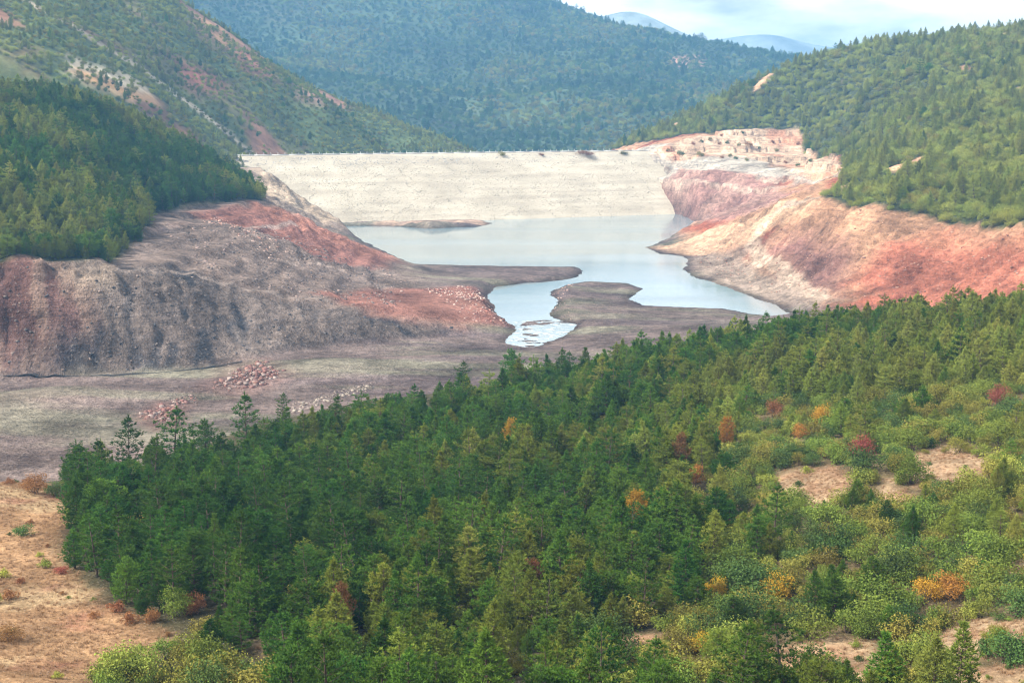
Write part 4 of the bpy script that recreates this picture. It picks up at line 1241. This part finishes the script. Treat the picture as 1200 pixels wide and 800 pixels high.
# ------------------------------------------------------------------ rubble, stones, rapids
def rubble(name, poly, n, smin, smax, cols, label, pile=0.0):
    P = np.array(on_b(poly))
    mn, mx = P.min(0), P.max(0)
    pts_ = []
    while len(pts_) < n:
        q = mn + (mx - mn) * rng.random((n * 2, 2))
        d = poly_sd(P, q[:, 0], q[:, 1])
        q = q[(d < 0) & (rng.random(len(d)) < 0.25 + np.clip(-d / 6, 0, 0.75))]
        pts_ += q.tolist()
    q = np.array(pts_[:n])
    d = np.clip(-poly_sd(P, q[:, 0], q[:, 1]), 0, 6)
    s_ = smin * 0.7 + (smax - smin * 0.7) * rng.random(n) ** 4
    zz = B.h(q[:, 0], q[:, 1]) + pile * d / 6 * rng.random(n) - s_ * 0.05
    c_ = np.array(cols)[rng.integers(len(cols), size=n)] * (0.75 + 0.5 * rng.random((n, 1)))
    tag(stones(name, np.column_stack([q, zz]), s_, c_), label, 'rubble', kind='stuff')
RUB = [(0.25, 0.175, 0.15), (0.24, 0.13, 0.105), (0.20, 0.10, 0.085), (0.20, 0.11, 0.095), (0.31, 0.24, 0.21)]
rubble('rubble_heap', [(245, 455), (275, 432), (310, 422), (335, 436), (325, 450), (280, 460)], 520, 0.25, 1.1, RUB, 'heap of pale and reddish broken stones on the mud flat', 0.7)
rubble('rubble_heap', [(160, 488), (185, 474), (215, 478), (210, 496), (180, 500)], 220, 0.25, 1.0, RUB, 'smaller heap of broken stones at the forest edge, left', 0.4)
rubble('rubble_heap', [(195, 470), (225, 462), (235, 470), (205, 478)], 90, 0.2, 0.7, RUB, 'thin patch of reddish stones between the two heaps', 0.3)
rubble('shore_stones', [(330, 478), (400, 456), (440, 448), (440, 456), (400, 466), (340, 488)], 260, 0.2, 0.8, [(0.32, 0.27, 0.22), (0.24, 0.19, 0.16)], 'line of pale stones on the mud along the forest edge', 0.2)
rubble('talus', [(230, 258), (260, 252), (330, 288), (350, 302), (320, 305), (270, 275)], 420, 0.2, 0.7, [(0.5, 0.36, 0.3), (0.4, 0.22, 0.17)], 'scattered pale stones below the red ridge on the left shore', 0.2)
rubble('shore_talus', [(490, 338), (560, 336), (606, 384), (580, 388), (540, 372)], 620, 0.2, 0.8, [(0.42, 0.27, 0.22), (0.30, 0.13, 0.1), (0.5, 0.38, 0.32)], 'reddish broken stones on the mound beside the channel', 0.2)
rubble('point_stones', [(640, 345), (660, 333), (680, 332), (668, 350), (672, 380), (645, 366)], 120, 0.2, 0.7, [(0.3, 0.2, 0.17), (0.42, 0.3, 0.25)], 'dark stones along the channel bank on the mud spit', 0.1)

rubble('cliff_stones', cl, 1000, 0.2, 0.75, [(0.10, 0.09, 0.088), (0.15, 0.125, 0.11), (0.21, 0.16, 0.135), (0.07, 0.065, 0.066)], 'broken dark rock on the cliff face under the plantation', 0.0)
rubble('bank_stones', [(800, 300), (880, 275), (960, 245), (1080, 262), (1230, 275), (1230, 335), (1040, 352), (930, 350), (850, 330)], 1300, 0.2, 0.8, [(0.30, 0.17, 0.12), (0.36, 0.22, 0.16), (0.24, 0.12, 0.09)], 'loose reddish stones strewn over the right bank', 0.0)
rubble('terrace_stones', [(190, 268), (300, 262), (400, 300), (480, 320), (470, 365), (330, 350), (240, 325)], 1500, 0.25, 0.9, [(0.2, 0.155, 0.135), (0.28, 0.2, 0.17), (0.13, 0.11, 0.1)], 'loose grey brown stones on the left bank terraces', 0.0)

# white water where the channel runs over gravel
r = np.random.default_rng(4)
fv, ff = [], []
for q in range(420):
    u, v = r.uniform(592, 674), r.uniform(374, 408)
    p = at_z(u, v, 0)[:2]
    if poly_sd(RZ, np.array([p[0]]), np.array([p[1]]))[0] > -0.6:
        continue
    lx, ly, n = r.uniform(0.4, 2.4), r.uniform(0.25, 0.9), 7
    k0 = len(fv)
    fv.append((p[0], p[1], 0.10))
    for j in range(n):
        th = 6.2832 * j / n
        e = r.uniform(0.6, 1.25)
        fv.append((p[0] + lx * e * math.cos(th), p[1] + ly * e * math.sin(th), 0.025))
    ff += [(k0, k0 + 1 + j, k0 + 1 + (j + 1) % n) for j in range(n)]
mesh_np('rapids', fv, ff, M['foam'], smooth=True)['kind'] = 'structure'

# narrow creek at the cliff foot
cr = [at_z(u, v, 1.5)[:2] for u, v in [(-120, 449), (-20, 445), (60, 440), (130, 440), (200, 434), (260, 428), (285, 424)]]
cv, cf = [], []
C_ = []
for a, b in zip(cr[:-1], cr[1:]):
    for t in np.linspace(0, 1, 12, endpoint=False):
        C_.append((a[0] + (b[0] - a[0]) * t, a[1] + (b[1] - a[1]) * t))
for q, (x_, y_) in enumerate(C_):
    y_ += 0.7 * math.sin(q * 0.21) + r.normal(0, 0.15)
    w = 0.8 + 0.45 * math.sin(q * 0.37)
    zz = float(max(B.h(x_, y_ - w), B.h(x_, y_), B.h(x_, y_ + w))) + 0.03
    cv += [(x_, y_ - w, zz), (x_, y_ + w, zz)]
    if q: cf.append((2 * q - 2, 2 * q, 2 * q + 1, 2 * q - 1))
k = N('creek_water', 0.08, 0.5)
mesh_np('creek', cv, cf, k.color((0.02, 0.025, 0.028)), smooth=True)['kind'] = 'structure'

# ------------------------------------------------------------------ haze
hz = bpy.data.materials.new('haze_air')
hz.use_nodes = True
hn = hz.node_tree.nodes
hn.clear()
ho = hn.new('ShaderNodeOutputMaterial')
hv = hn.new('ShaderNodeVolumePrincipled')
hv.inputs['Color'].default_value = (0.24, 0.57, 1.0, 1)
hv.inputs['Density'].default_value = 0.00018
hv.inputs['Anisotropy'].default_value = 0.0
hz.node_tree.links.new(hv.outputs[0], ho.inputs['Volume'])
x0, x1, y0, y1, z0, z1 = -5000, 5000, -600, 8800, -16, 376
hb = mesh_np('haze', [(x0, y0, z0), (x1, y0, z0), (x1, y1, z0), (x0, y1, z0), (x0, y0, z1), (x1, y0, z1), (x1, y1, z1), (x0, y1, z1)],
             [(0, 3, 2, 1), (4, 5, 6, 7), (0, 1, 5, 4), (1, 2, 6, 5), (2, 3, 7, 6), (3, 0, 4, 7)], hz)
hb['kind'] = 'stuff'
hb['label'] = 'thin blue haze between the hills'
